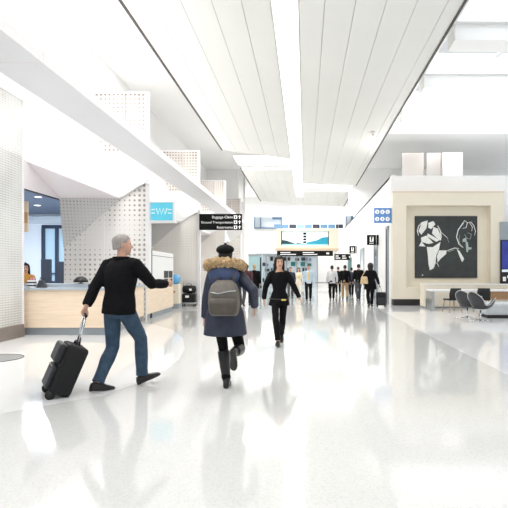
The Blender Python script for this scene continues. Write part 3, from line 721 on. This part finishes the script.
# ------------------------------------------------------------------ people
def ik(a, t, l1, l2, pole):
    d = t - a; D = min(d.length, .999 * (l1 + l2)); dn = d.normalized(); t = a + dn * D
    x = (l1 * l1 - l2 * l2 + D * D) / (2 * D); h = math.sqrt(max(l1 * l1 - x * x, 0))
    p = pole - dn * pole.dot(dn); p = p.normalized() if p.length > 1e-6 else dn.orthogonal().normalized()
    return a + dn * x + p * h, t
def solid(b, name, m, parent, vox, it=4, wob=0, wsc=6, sc=1.0, paint=None):
    """join the pieces of b into one continuous skin"""
    for i, p in enumerate(b.v): b.v[i] = p * sc
    tmp = b.build(name + '_tmp', m)
    r = tmp.modifiers.new('r', 'REMESH'); r.mode = 'VOXEL'; r.voxel_size = vox
    s = tmp.modifiers.new('s', 'SMOOTH'); s.factor = .5; s.iterations = it
    dg = bpy.context.evaluated_depsgraph_get(); me = bpy.data.meshes.new_from_object(tmp.evaluated_get(dg))
    old = tmp.data; bpy.data.objects.remove(tmp); bpy.data.meshes.remove(old)
    me.name = name
    if wob:
        for v in me.vertices:
            v.co += v.normal * wob * noise.noise(v.co * wsc * V(1, 1, .6).length / 1.5 if False else Vector((v.co.x * wsc, v.co.y * wsc, v.co.z * wsc * .55)))
    ms = m if isinstance(m, (list, tuple)) else [m]
    me.materials.clear()
    for q in ms: me.materials.append(q)
    for p in me.polygons:
        p.use_smooth = True; p.material_index = 0
        if paint:
            for c, rad, mi in paint:
                if (p.center - c * sc).length < rad * sc: p.material_index = mi
    o = bpy.data.objects.new(name, me); C.objects.link(o); o.parent = parent
    return o
def ering(c, rx, ry, n=20, rot=None):
    r = []
    for j in range(n):
        a = 2 * PI * j / n; p = V(rx * math.cos(a), ry * math.sin(a), 0)
        if rot is not None: p = rot @ p
        r.append(Vector(c) + p)
    return r
def hand(b, w, d, n, lat, curl, sc=1.0):
    """palm + five fingers: w wrist, d direction, n palm normal, lat towards the thumb"""
    d = d.normalized(); n = (n - d * n.dot(d)).normalized(); lat = (lat - d * lat.dot(d) - n * lat.dot(n)).normalized()
    rings = []
    for f, hw, th in ((0, .026, .018), (.03, .034, .016), (.065, .041, .014), (.092, .039, .011)):
        c = w + d * f * sc
        rings.append([c + (lat * math.cos(2 * PI * j / 12) * hw + n * math.sin(2 * PI * j / 12) * th) * sc for j in range(12)])
    b.loft(rings)
    for k, (off, L) in enumerate(((.030, .074), (.0105, .082), (-.0095, .076), (-.029, .060))):
        p = w + (d * .082 + lat * off) * sc; pts = [p]; a = 0
        for seg, fr in enumerate((.45, .32, .23)):
            a += curl * (.7 if seg == 0 else 1.0)
            q = d * math.cos(a) + n * math.sin(a) + lat * off * 1.6
            p = p + q.normalized() * L * fr * sc; pts.append(p)
        b.tube(pts, [.0105 * sc, .010 * sc, .009 * sc, .007 * sc], 8)
    p = w + (d * .03 + lat * .028) * sc
    b.tube([p, p + (d * .028 + lat * .026 + n * .012) * sc, p + (d * .058 + lat * .032 + n * .024) * sc, p + (d * .078 + lat * .026 + n * .032) * sc], [.014 * sc, .012 * sc, .010 * sc, .008 * sc], 8)
def shoe_pts(boot=False, heel=0.0):
    r = []
    for y, hw, z0, z1 in ((-.075, .022, 0, .045), (-.06, .034, 0, .085), (-.02, .036, 0, .10), (.03, .036, 0, .095), (.09, .044, 0, .065), (.14, .045, 0, .050), (.175, .034, 0, .04), (.195, .015, .006, .028)):
        ring = []
        for j in range(14):
            a = 2 * PI * j / 14; x = hw * math.copysign(abs(math.cos(a)) ** .6, math.cos(a)); z = (z0 + z1) / 2 + (z1 - z0) / 2 * math.copysign(abs(math.sin(a)) ** .6, math.sin(a))
            zl = z - .085
            ring.append(V(x, y, zl))
        r.append(ring)
    return r

def person(label, loc, face, H, skin, lf, rf, lh, rh, top, bottom, hair, sex='m', lean=.03, hipz=.905, head_yaw=0, head_tilt=0,
           hem=.86, flare=0, coat_r=0, vox=.014, curl=.45, shoes='shoe', extras=None, bottom_mat=None, lpole=None, rpole=None, bulk=1.0, neck=1.49, cat='person'):
    """face: degrees the person faces to the right of straight away; feet (x,y,pitch,lift); hands: wrist points; all at 1.75 m scale"""
    t = thing('person', label, cat, loc, -math.radians(face)); s = H / 1.75
    T = lambda p: Vector((p[0], p[1] + lean * max(0, p[2] - .9), p[2]))
    sh = .185 if sex == 'm' else .152; hw = .092 if sex == 'm' else .088
    SL, SR = T(V(-sh, 0, 1.408)), T(V(sh, 0, 1.408))
    feet = {}; legs = {}
    for key, f, sx in (('L', lf, -1), ('R', rf, 1)):
        pr = Matrix.Rotation(-math.radians(f[4] if len(f) > 4 else 0), 3, 'Z') @ Matrix.Rotation(math.radians(f[2]), 3, 'X')   # positive pitch lifts the toe
        rings = [[pr @ p for p in ring] for ring in shoe_pts()]
        mn = min(p.z for ring in rings for p in ring)
        an = V(f[0], f[1], -mn + f[3]); hip = V(sx * hw, 0, hipz)
        kn, an2 = ik(hip, an, .435, .425, V(sx * .06, 1, .05))
        feet[key] = [[an2 + p for p in ring] for ring in rings]; legs[key] = (hip, kn, an2)
    arms = {}
    for key, w, S_, pole, sx in (('L', lh, SL, lpole, -1), ('R', rh, SR, rpole, 1)):
        el, w2 = ik(S_, Vector(w), .30, .26, Vector(pole) if pole else V(sx * .35, -1, -.1)); arms[key] = (S_, el, w2)
    Rh = Matrix.Rotation(-math.radians(head_yaw), 3, 'Z') @ Matrix.Rotation(math.radians(head_tilt), 3, 'X')
    hc = T(V(0, .0, 1.53))
    HT = lambda p: hc + Rh @ (Vector(p) - V(0, 0, 1.53))
    # body: one continuous figure
    b = MB()
    tor = [(.80, .13, .10, 0), (.88, .165, .115, 0), (.97, .158, .11, 0), (1.07, .138 if sex == 'm' else .118, .098, 0), (1.20, .155 if sex == 'm' else .135, .11, .005), (1.31, .165 if sex == 'm' else .145, .115, .01), (1.39, .15, .10, 0), (1.45, .085, .07, -.01), (1.50, .056, .058, 0), (1.58, .054, .058, .01)]
    ts = 1 if sex == 'm' else .9
    b.loft([ering(T(V(0, yo, z)), rx * (ts if z < 1.44 else 1), ry * (ts if z < 1.44 else 1)) for z, rx, ry, yo in tor])
    for key in 'LR':
        hip, kn, an = legs[key]
        lk = .86 if sex == 'f' else 1
        b.tube([hip + V(0, 0, .03), hip.lerp(kn, .35), kn, kn.lerp(an, .3), kn.lerp(an, .75), an], [.083 * lk, .070 * lk, .052 * lk, .055 * lk, .040 * lk, .034], 14)
        b.ell(kn, (.052 * lk,) * 3, 12, 8); b.loft([[p * .97 + an * .03 for p in r] for r in feet[key]])
        S_, el, w = arms[key]
        inn = S_ * .75 + V(0, S_.y * .25, 1.425 * .25)
        b.tube([inn, S_, S_.lerp(el, .4), el, el.lerp(w, .35), w], [.055, .058, .048, .039, .040, .026], 12); b.ell(el, (.039,) * 3, 10, 8); b.ell(S_, (.06,) * 3, 12, 8)
        d = (w - el); sx = -1 if key == 'L' else 1
        hand(b, w - d.normalized() * .01, d, V(-sx, .15, -.05), V(-.1 * sx, 1, .25), curl)
    hd = [(1.515, .032, .034, .052), (1.54, .05, .058, .036), (1.58, .064, .084, .016), (1.63, .074, .094, .004), (1.68, .075, .096, -.002), (1.72, .06, .078, -.006), (1.742, .032, .044, -.006)]
    b.loft([[HT(p) for p in ering(V(0, yo, z), rx, ry)] for z, rx, ry, yo in hd])
    b.tube([HT((0, .088, 1.645)), HT((0, .106, 1.62)), HT((0, .118, 1.60)), HT((0, .098, 1.592))], [.008, .012, .016, .010], 8)
    for sx in (-1, 1): b.ell(HT((sx * .076, -.004, 1.625)), (.012, .024, .033), 10, 8, Rh)
    b.ell(HT((0, .088, 1.563)), (.024, .012, .010), 10, 8, Rh)
    paint = [(HT((sx * .031, .09, 1.642)), .013, 1) for sx in (-1, 1)] + [(HT((sx * .017 * k, .098, 1.563)), .013, 2) for k in (0, 1) for sx in (-1, 1)]
    solid(b, 'body', [skin, M['eye'], M['lips']], t, min(vox, .010) if vox < .012 else vox * .8, 2, sc=s, paint=paint)
    # trousers
    if bottom:
        b = MB(); loose = 1.0 if bottom != 'tight' else (.84 if sex == 'f' else .9)
        b.loft([ering(T(V(0, 0, z)), rx, ry) for z, rx, ry in ((.80, .14, .115), (.86, .178, .128), (.94, .176, .126), (1.02, .16, .118))])
        for key in 'LR':
            hip, kn, an = legs[key]; e = an + (kn - an).normalized() * (.0 if bottom != 'tight' else .02)
            b.tube([hip + V(0, 0, .02), hip.lerp(kn, .35), kn, kn.lerp(an, .35), kn.lerp(an, .8), e], [.102 * (.5 + .5 * loose), .094 * loose, .076 * loose, .074 * loose, .066 * loose, .068 * loose], 14)
            b.ell(kn, (.074 * loose,) * 3, 12, 8)
        solid(b, 'trousers' if bottom != 'tight' else 'leggings', bottom_mat, t, vox, 3, .008, 11, sc=s)
    # upper garment
    b = MB(); k = bulk; ka = .45 + .55 * bulk
    hemr = .185 * k + flare
    prof = [(hem, hemr, (.135 + flare * .8) * k), (hem + .02, hemr + .003, (.138 + flare * .8) * k)]
    for z, rx, ry in ((.95, .178 + flare * .6, .13 + flare * .5), (1.08, .162 + (0 if sex == 'm' else -.012), .122), (1.2, .178, .132), (1.31, .186, .134), (1.39, .172, .115), (1.44, .118, .088), (1.475, .08, .074), (neck, .072, .07)):
        if z > hem + .04 and z <= neck: prof.append((z, (rx if sex == 'm' else rx * .93) * k, ry * k))
    b.loft([ering(T(V(0, 0, z)), rx, ry, 24) for z, rx, ry in prof])
    for key in 'LR':
        S_, el, w = arms[key]; inn = S_ * .72 + V(0, S_.y * .28, 1.425 * .28); e = el.lerp(w, .93)
        b.tube([inn, S_, S_.lerp(el, .45), el, el.lerp(w, .4), e], [.072 * ka, .070 * ka, .068 * ka, .060 * ka, .055 * ka, .047 * ka], 14); b.ell(el, (.060 * ka,) * 3, 12, 8); b.ell(S_ + V(0, 0, -.012), (.072 * ka,) * 3, 12, 8)
    solid(b, top[0], top[1], t, vox, 3, .010, 9, sc=s)
    # shoes
    for key in 'LR':
        b = MB(); an = legs[key][2]; kn = legs[key][1]
        b.loft([[an + (p - an) * 1.06 for p in r] for r in feet[key]])
        if shoes == 'boot':
            b.tube([an - (kn - an).normalized() * .01, an.lerp(kn, .3), an.lerp(kn, .65), an.lerp(kn, .88)], [.050, .060, .074, .076], 14)
            solid(b, 'boot', M['shoe'], t, .010, 2, .004, 14, sc=s)
        else:
            for i, p in enumerate(b.v): b.v[i] = p * s
            b.build('shoe', M['shoe'] if shoes != 'brown' else M['hairbrown'], t, True)
    # hair
    if hair:
        kind, hm = hair
        n = 28; rings = [[] for _ in range(12)]
        for j in range(n):
            a = 2 * PI * j / n; front = math.sin(a)      # +1 front
            if kind == 'short': lim = 1.695 if front > .55 else (1.645 if front > -.1 else 1.585 - .02 * -front)
            elif kind == 'bald': lim = 1.70
            elif kind == 'curly': lim = 1.70 if front > .6 else (1.56 if front > 0 else 1.48)
            else: lim = 1.71 if front > .62 else (1.66 if front > .45 else (1.27 if front > .1 else 1.20))
            pad = {'short': .009, 'curly': .048, 'long': .030, 'bald': .006}[kind]
            rx, ry, rz = .077 + pad, .097 + pad, .086 + pad; cz = 1.662
            for i in range(12):
                f = i / 11; zt = cz + rz * .995
                z = zt + (lim - zt) * (f ** 1.4)
                if z >= cz: q = math.sqrt(max(1 - ((z - cz) / rz) ** 2, .02))
                else: q = 1 + (.0 if kind != 'long' else min(.25, (cz - z) * .55)) - (0 if kind == 'long' else (cz - z) * .9)
                rings[i].append(HT((rx * q * math.cos(a), ry * q * math.sin(a) - .006 - (max(0, cz - z) * .22 if kind == 'long' else 0), z)))
        b = MB(); b.loft(rings, 0, False); b.add(rings[0], [list(range(n))])
        for i, p in enumerate(b.v): b.v[i] = p * s
        o = b.build('hair', hm, t, True); md = o.modifiers.new('thick', 'SOLIDIFY'); md.thickness = .02; md.offset = -1
        sb = o.modifiers.new('sub', 'SUBSURF'); sb.levels = 1; sb.render_levels = 1
        for v in o.data.vertices: v.co += v.normal * .006 * noise.noise(v.co * 30)
    if extras: extras(t, T, HT, s, arms, legs)
    return t, arms, s

def W(t, p):   # local point of a placed Empty -> world
    return Matrix.Translation(t.location) @ Matrix.Rotation(t.rotation_euler.z, 4, 'Z') @ Vector(p)

# 1 man pulling the suitcase
def man_x(t, T, HT, s, arms, legs):
    b = MB(); b.tube([T(V(.085 * math.cos(a), .078 * math.sin(a) - .005, 1.475)) * s for a in [2 * PI * i / 20 for i in range(20)]], .02 * s, 8, closed=True); b.build('collar', M['fabblack'], t, True)
MF, ML, MS = math.radians(22), V(-2.25, 5.80, 0), 1.86 / 1.75
def ml(x, y, z=0):
    dx_, dy_ = x - ML.x, y - ML.y
    return ((dx_ * math.cos(MF) - dy_ * math.sin(MF)) / MS, (dx_ * math.sin(MF) + dy_ * math.cos(MF)) / MS, z / MS)
fl, fr = ml(-2.42, 5.60), ml(-2.04, 6.0)
man, marm, ms_ = person('man in black jacket and blue jeans striding past the counter', ML, 22, 1.86, M['skin'],
    (fl[0], fl[1], -6, 0, 18), (fr[0], fr[1], 18, 0, 32), ml(-2.60, 5.62, .93), ml(-1.75, 6.10, 1.25), ('jacket', M['fabblack']), 'loose', ('short', M['hairgrey']),
    vox=.011, hipz=.89, head_yaw=38, hem=.84, bulk=1.14, bottom_mat=M['jeans'], lean=.08, lpole=(-.8, -.6, .1), rpole=(.5, -.3, -.8), extras=man_x, curl=.75)
# suitcase tilted behind him on its wheels, its handle in his left hand
hw_ = W(man, marm['L'][2] * ms_ + (marm['L'][2] - marm['L'][1]).normalized() * .08)
base = Vector((-2.90, 5.42, 0)); dv = Vector((hw_.x - base.x, hw_.y - base.y, 0)); ang = math.atan2(dv.x, dv.y); tilt = math.atan2(dv.length, hw_.z - .05)
t = thing('suitcase', 'black wheeled suitcase tilted behind the striding man', 'suitcase', base, -ang)
Rt = Matrix.Rotation(-tilt, 3, 'X'); piv = V(0, 0, .05)
Lh = math.hypot(dv.length, hw_.z - .05)
def tl(b):
    for i, p in enumerate(b.v): b.v[i] = piv + Rt @ (p - piv)
    return b
tl(MB().box(-.225, .225, -.04, .20, .07, .63)).build('shell', M['luggage'], t, bevel=.04)
fp = tl(MB().box(-.195, .195, -.085, -.03, .10, .36)).build('front_pocket', M['luggage2'], t, bevel=.025)
tl(MB().box(-.20, .20, -.11, -.03, .39, .61)).build('upper_pocket', M['luggage2'], t, bevel=.03)
tl(MB().box(-.17, .10, -.092, -.084, .335, .345)).build('zip', M['steel'], fp)
for sx in (-.19, .19): tl(MB().tube([(sx - .022, 0, .05), (sx + .022, 0, .05)], .05, 18)).build('wheel', M['black'], t, True)
b = MB()
for sx in (-.075, .075): b.tube([(sx, .1, .6), (sx * .95, .03, Lh + .03)], .012, 8)
tp = tl(b).build('telescopic_pole', M['chrome'], t, True)
tl(MB().tube([(-.10, .03, Lh + .03), (0, .03, Lh + .045), (.10, .03, Lh + .03)], .016, 10)).build('grip', M['black'], tp, True)
tl(MB().tube([(-.08, .06, .63), (-.05, .06, .67), (.05, .06, .67), (.08, .06, .63)], .012, 8)).build('carry_handle', M['black'], t, True)

# 2 woman in the navy parka
def parka_x(t, T, HT, s, arms, legs):
    b = MB(); pts = []
    for k in range(19):
        a = PI * (1.0 + .32) - (k / 18.0) * PI * 1.64
        a = -PI * .5 + (k / 18.0 - .5) * PI * 1.55
        pts.append(V(.205 * math.cos(a), -.05 + .15 * math.sin(a), 1.515 + .04 * -math.sin(a)))
    b.tube([T(p) for p in pts], [.035] + [.06] * 17 + [.035], 12)
    ft = solid(b, 'fur_trim', M['fur'], t, .014, 1, .03, 38, sc=s)
    b = MB(); b.ell(T(V(0, -.125, 1.405)), (.185, .11, .13), 18, 12); ft.parent = solid(b, 'hood', M['navylin'], t, .016, 3, .015, 10, sc=s)
    b = MB(); b.ell(HT((0, -.02, 1.715)), (.112, .122, .062), 22, 12, Matrix.Rotation(.18, 3, 'X')); b.tube([HT((0, -.02, 1.765)), HT((.003, -.02, 1.80))], [.010, .016], 8); solid(b, 'beret', M['fabblack2'], t, .009, 2, .004, 20, sc=s)
par, parm, ps = person('woman in long navy parka with fur hood walking away', (-.95, 5.72, 0), -2, 1.70, M['skin'],
    (-.0, .12, 0, 0), (.14, -.34, -62, .30), (-.26, .06, .86), (.36, .02, 1.0), ('parka', M['navy']), 'tight', ('short', M['hairblack']), sex='f',
    vox=.012, hem=.67, flare=.045, bulk=1.2, bottom_mat=M['fabblack2'], shoes='boot', lpole=(-1, -.4, 0), rpole=(.6, -.8, 0), extras=parka_x, head_yaw=4, lean=.02, hipz=.90)
t = thing('backpack', 'grey brown backpack worn over the navy parka', 'backpack', (par.location.x + .02, par.location.y, .90), par.rotation_euler.z)
b = MB(); rings = []
for z, w, d in ((0, .14, .10), (.04, .168, .13), (.15, .180, .15), (.27, .172, .14), (.35, .145, .11), (.41, .085, .06)):
    rings.append([V(w * math.copysign(abs(math.cos(a)) ** .55, math.cos(a)), -.185 - d / 2 + d / 2 * math.copysign(abs(math.sin(a)) ** .55, math.sin(a)), z) for a in [2 * PI * j / 24 for j in range(24)]])
b.loft(rings); b.build('main_compartment', M['pack'], t, True)
b = MB(); rings = []
for z, w, d in ((.02, .13, .05), (.05, .15, .075), (.14, .155, .085), (.20, .145, .065), (.215, .12, .03)):
    rings.append([V(w * math.copysign(abs(math.cos(a)) ** .55, math.cos(a)), -.305 - d / 2 + d / 2 * math.copysign(abs(math.sin(a)) ** .55, math.sin(a)), z) for a in [2 * PI * j / 24 for j in range(24)]])
b.loft(rings); bfp = b.build('front_pocket', M['packd'], t, True)
b = MB(); b.tube([(-.14, -.325, .27), (-.06, -.335, .255), (.06, -.335, .28), (.14, -.325, .29)], .008, 6); b.build('zip', M['steel'], bfp, True)
MB().tube([(-.04, -.2, .42), (-.03, -.2, .47), (.03, -.2, .47), (.04, -.2, .42)], .009, 8).build('haul_loop', M['black'], t, True)
for sx in (-1, 1):
    b = MB(); b.tube([(sx * .09, -.20, .40), (sx * .115, -.16, .49), (sx * .125, -.02, .535), (sx * .13, .12, .47), (sx * .135, .175, .30), (sx * .16, .10, .12), (sx * .15, -.2, .06)], .016, 8); b.build('shoulder_strap', M['packd'], t, True)

# 3 woman in black walking towards us
def w2_x(t, T, HT, s, arms, legs):
    b = MB(); b.tube([V(.192 * math.cos(a), .14 * math.sin(a), .90 + .01 * math.cos(a)) * s for a in [2 * PI * i / 24 for i in range(24)]], .014 * s, 8, closed=True); b.build('belt', M['black'], t, True)
    b = MB(); b.box(-.14, -.05, .145, .16, .875, .905)
    for i, p in enumerate(b.v): b.v[i] = p * s
    b.build('scarf_end', M['yellow'], t)
person('woman in black tunic with long dark hair walking towards the camera', (-.5, 9.35, 0), 180, 1.70, M['skin2'],
    (-.03, -.30, -30, 0), (.01, .30, 8, 0), (-.42, .04, .90), (.30, .04, .88), ('tunic', M['fabblack']), 'tight', ('long', M['hairblack']), sex='f',
    vox=.012, hem=.77, flare=.035, bulk=.94, bottom_mat=M['fabblack2'], extras=w2_x, neck=1.445, head_yaw=-12, hipz=.875, lpole=(-.6, -.8, -.2), rpole=(1, -.5, -.2))

# 4.. people down the hall
WALK = lambda a: ((-.09, -.22 * a, -16, 0), (.09, .24 * a, 8, 0)) if a > 0 else ((-.09, -.24 * a, 8, 0), (.09, .22 * a, -16, 0))
ARM = ((-.25, .10, .88), (.25, -.06, .88))
def far(label, u, Y, face, H, skin, top, bot, hair, a=1, sex='m', hem=.84, flare=0, lh=None, rh=None, **k):
    l, r = WALK(a)
    return person(label, ((u - 305) * Y / F, Y, 0), face, H, skin, l, r, lh or ARM[0], rh or ARM[1], top, 'loose', hair, sex=sex, hem=hem, flare=flare, vox=.017, bottom_mat=bot, hipz=.885, **k)
far('person in maroon top partly hidden behind the navy parka', 246.5, 20, 5, 1.72, M['skin3'], ('jacket', M['maroon']), M['greytr'], ('short', M['hairblack']), 1)
pb, pbarm, pbs = far('person in long black coat walking away, left of the woman in black', 254.5, 21, 0, 1.74, M['skin'], ('coat', M['fabblack']), M['fabblack2'], ('short', M['hairblond']), -1, hem=.62, flare=.02, bulk=1.1)
h = W(pb, pbarm['R'][2] * pbs)
t = thing('shopping_bag', 'grey bag carried by the person in the long black coat', 'bag', (h.x + .02, h.y, h.z - .56))
MB().prism([(-.13, -.06, 0), (.13, -.06, 0), (.11, -.06, .36), (-.11, -.06, .36)], (0, .12, 0)).build('bag', M['toe'], t, bevel=.015)
MB().tube([(-.07, 0, .35), (-.04, 0, .49), (.04, 0, .49), (.07, 0, .35)], .01, 8).build('handle', M['greytr'], t, True)
far('person in navy jacket just behind the woman in black', 290.5, 25.5, 180, 1.66, M['skin2'], ('jacket', M['navy']), M['greytr'], ('short', M['hairblack']), 1)
def cx(t, T, HT, s, arms, legs):
    b = MB(); b.ell(V(0, .02, 1.2), (.10, .145, .16), 14, 10)
    for i, p in enumerate(b.v): b.v[i] = T(p) * s
    b.build('blouse_front', M['yellow'], t, True)
far('woman in cream top with long dark hair coming from hall end', 298.5, 27, 180, 1.64, M['skin'], ('blouse', M['creamcloth']), M['creamcloth'], ('long', M['hairblack']), -1, 'f', extras=cx)
def dx(t, T, HT, s, arms, legs):
    b = MB(); b.box(-.03, .03, .128, .15, 1.0, 1.42)
    for i, p in enumerate(b.v): b.v[i] = T(p) * s
    b.build('tie', M['yellow'], t)
far('man in pale blue shirt and black trousers walking towards camera', 308.5, 23.3, 180, 1.74, M['skin'], ('shirt', M['shirtb']), M['fabblack2'], ('short', M['hairbrown']), 1, extras=dx)
far('man in pale grey shirt and black trousers walking away', 332, 24, 0, 1.73, M['skin2'], ('shirt', M['shirtg']), M['fabblack2'], ('short', M['hairblack']), 1)
far('man in black jacket and khaki trousers walking away', 345, 24.6, 0, 1.76, M['skin2'], ('jacket', M['fabblack']), M['khaki'], ('short', M['hairblack']), -1)
far('person in navy coat behind the khaki trousered man', 351.5, 27.5, 0, 1.66, M['skin'], ('coat', M['navy']), M['fabblack2'], ('short', M['hairblack']), 1, hem=.7)
far('man in dark jacket and grey trousers left of the beige tote', 358.5, 24.3, -5, 1.80, M['skin'], ('jacket', M['fabblack2']), M['greytr'], ('short', M['hairblack']), 1)
far('distant person in dark coat right of the grey shirted man', 338.2, 31, 0, 1.74, M['skin2'], ('coat', M['fabblack2']), M['fabblack2'], ('short', M['hairblack']), -1, hem=.7)
jw, jarm, js = far('woman in black coat with curly hair pulling small black suitcase', 370.5, 19.4, 0, 1.74, M['skin3'], ('coat', M['fabblack']), M['fabblack2'], ('curly', M['hairblack']), 1, 'f', hem=.70, flare=.03, bulk=1.22, rh=(.33, -.12, .90))
t = thing('tote_bag', 'beige tote bag on the shoulder of the curly haired woman', 'bag', (jw.location.x - .27, jw.location.y - .12, .92))
MB().prism([(-.16, -.07, 0), (.16, -.07, 0), (.12, -.07, .30), (-.12, -.07, .30)], (0, .14, 0)).build('body', M['tote'], t, bevel=.04)
MB().tube([(-.10, 0, .29), (.02, 0, .48), (.10, .05, .585), (.11, .12, .56), (.08, .17, .40), (.10, .07, .28)], .012, 8).build('strap', M['tote'], t, True)
h = W(jw, jarm['R'][2] * js)
t = thing('suitcase', 'small black suitcase rolled by the curly haired woman', 'suitcase', (3.03, 19.1, 0))
MB().box(-.19, .19, -.11, .13, .07, .60).build('shell', M['luggage'], t, bevel=.05)
MB().box(-.15, .15, -.135, -.1, .12, .38).build('front_pocket', M['luggage2'], t, bevel=.015)
for sx in (-.15, .15): MB().tube([(sx - .02, 0, .05), (sx + .02, 0, .05)], .05, 14).build('wheel', M['black'], t, True)
hx, hy, hz = h.x - 3.03, h.y - 19.1, h.z - .07
b = MB()
for sx in (-.05, .05): b.tube([(sx, .1, .58), (hx + sx, hy, hz)], .011, 8)
b.tube([(hx - .07, hy, hz), (hx + .07, hy, hz)], .014, 8); b.build('telescopic_pole', M['steel'], t, True)
# clerk behind the counter, mostly hidden by the column
person('clerk in mustard top standing behind counter beside the column', ((25.5 - 305) * 11.75 / F, 11.75, 0), 150, 1.60, M['skin2'], (-.1, 0, 0, 0), (.1, 0, 0, 0), (-.2, .22, 1.0), (.2, .24, 1.0),
    ('sweater', M['orange']), 'loose', ('long', M['hairblack']), sex='f', vox=.016, bottom_mat=M['fabblack2'])

# ------------------------------------------------------------------ light
w = bpy.data.worlds.new('World'); scene.world = w; w.use_nodes = True
bg = w.node_tree.nodes['Background']; bg.inputs['Color'].default_value = (.93, .97, 1, 1); bg.inputs['Strength'].default_value = 1.2
def area(name, loc, rot, sx, sy, power, col=(1, .98, .96)):
    l = bpy.data.lights.new(name, 'AREA'); l.shape = 'RECTANGLE'; l.size = sx; l.size_y = sy; l.energy = power; l.color = col
    o = bpy.data.objects.new(name, l); C.objects.link(o); o.location = loc; o.rotation_euler = rot
    return o
area('cove_uplight', (-4.3, 14, ZB + .2), (PI, 0, 0), .3, 34, 60)
area('cove_wall_light', (-4.8, 15, ZB + .12), (0, -PI / 2 - .3, 0), .2, 30, 350)
area('slot_light', (-.42, 13.5, ZC - .03), (0, 0, 0), .5, 34, 850)
area('left_floor_fill', (-5.3, 9, 8.4), (0, 0, 0), 1.6, 16, 1100)  # fill added to brighten the left floor; no fixture up there
area('slot_light_far', (-.42, 38, ZC - .03), (0, 0, 0), .5, 13, 800)
area('cross_light', (-2.1, 25.05, ZC + .15), (0, 0, 0), 2.6, 1.6, 260)
area('cross_light_right', (1.3, 32.35, ZC + .15), (0, 0, 0), 3.6, 1.5, 400)
area('far_fill', (0, 44.3, 8.3), (-.3, 0, 0), 12, 1.5, 1000)  # fill added to lift the dim hall end, not a fixture
area('upper_wall_fill', (7, 21.1, 5.7), (PI + .25, 0, 0), 6, .4, 500)  # added fill that whitens the wall behind and above the picture wall
area('room_fill', (-10, 17, 4.0), (0, 0, 0), 4, 4, 1000, (.9, .95, 1))  # broad fill added to brighten the back room, besides its downlights
for i, (y0, y1) in enumerate(sky):
    area('skylight_daylight', (8.2, (y0 + y1) / 2, ZU + .75), (0, 0, 0), 7.6, y1 - y0 - .1, 140, (.9, .955, 1))

# ------------------------------------------------------------------ camera
cd = bpy.data.cameras.new('Camera'); cam = bpy.data.objects.new('Camera', cd); C.objects.link(cam)
cam.location = (0, 0, EYE); cam.rotation_euler = (PI / 2, 0, 0)
cd.sensor_width = 36; cd.lens = 36 * F / 508; cd.shift_x = -51 / 508; cd.shift_y = 18 / 508
cd.clip_end = 200
scene.camera = cam
vs = scene.view_settings
vs.view_transform = 'Standard'; vs.look = 'None'; vs.gamma = 1; vs.use_curve_mapping = False; vs.exposure = -0.7
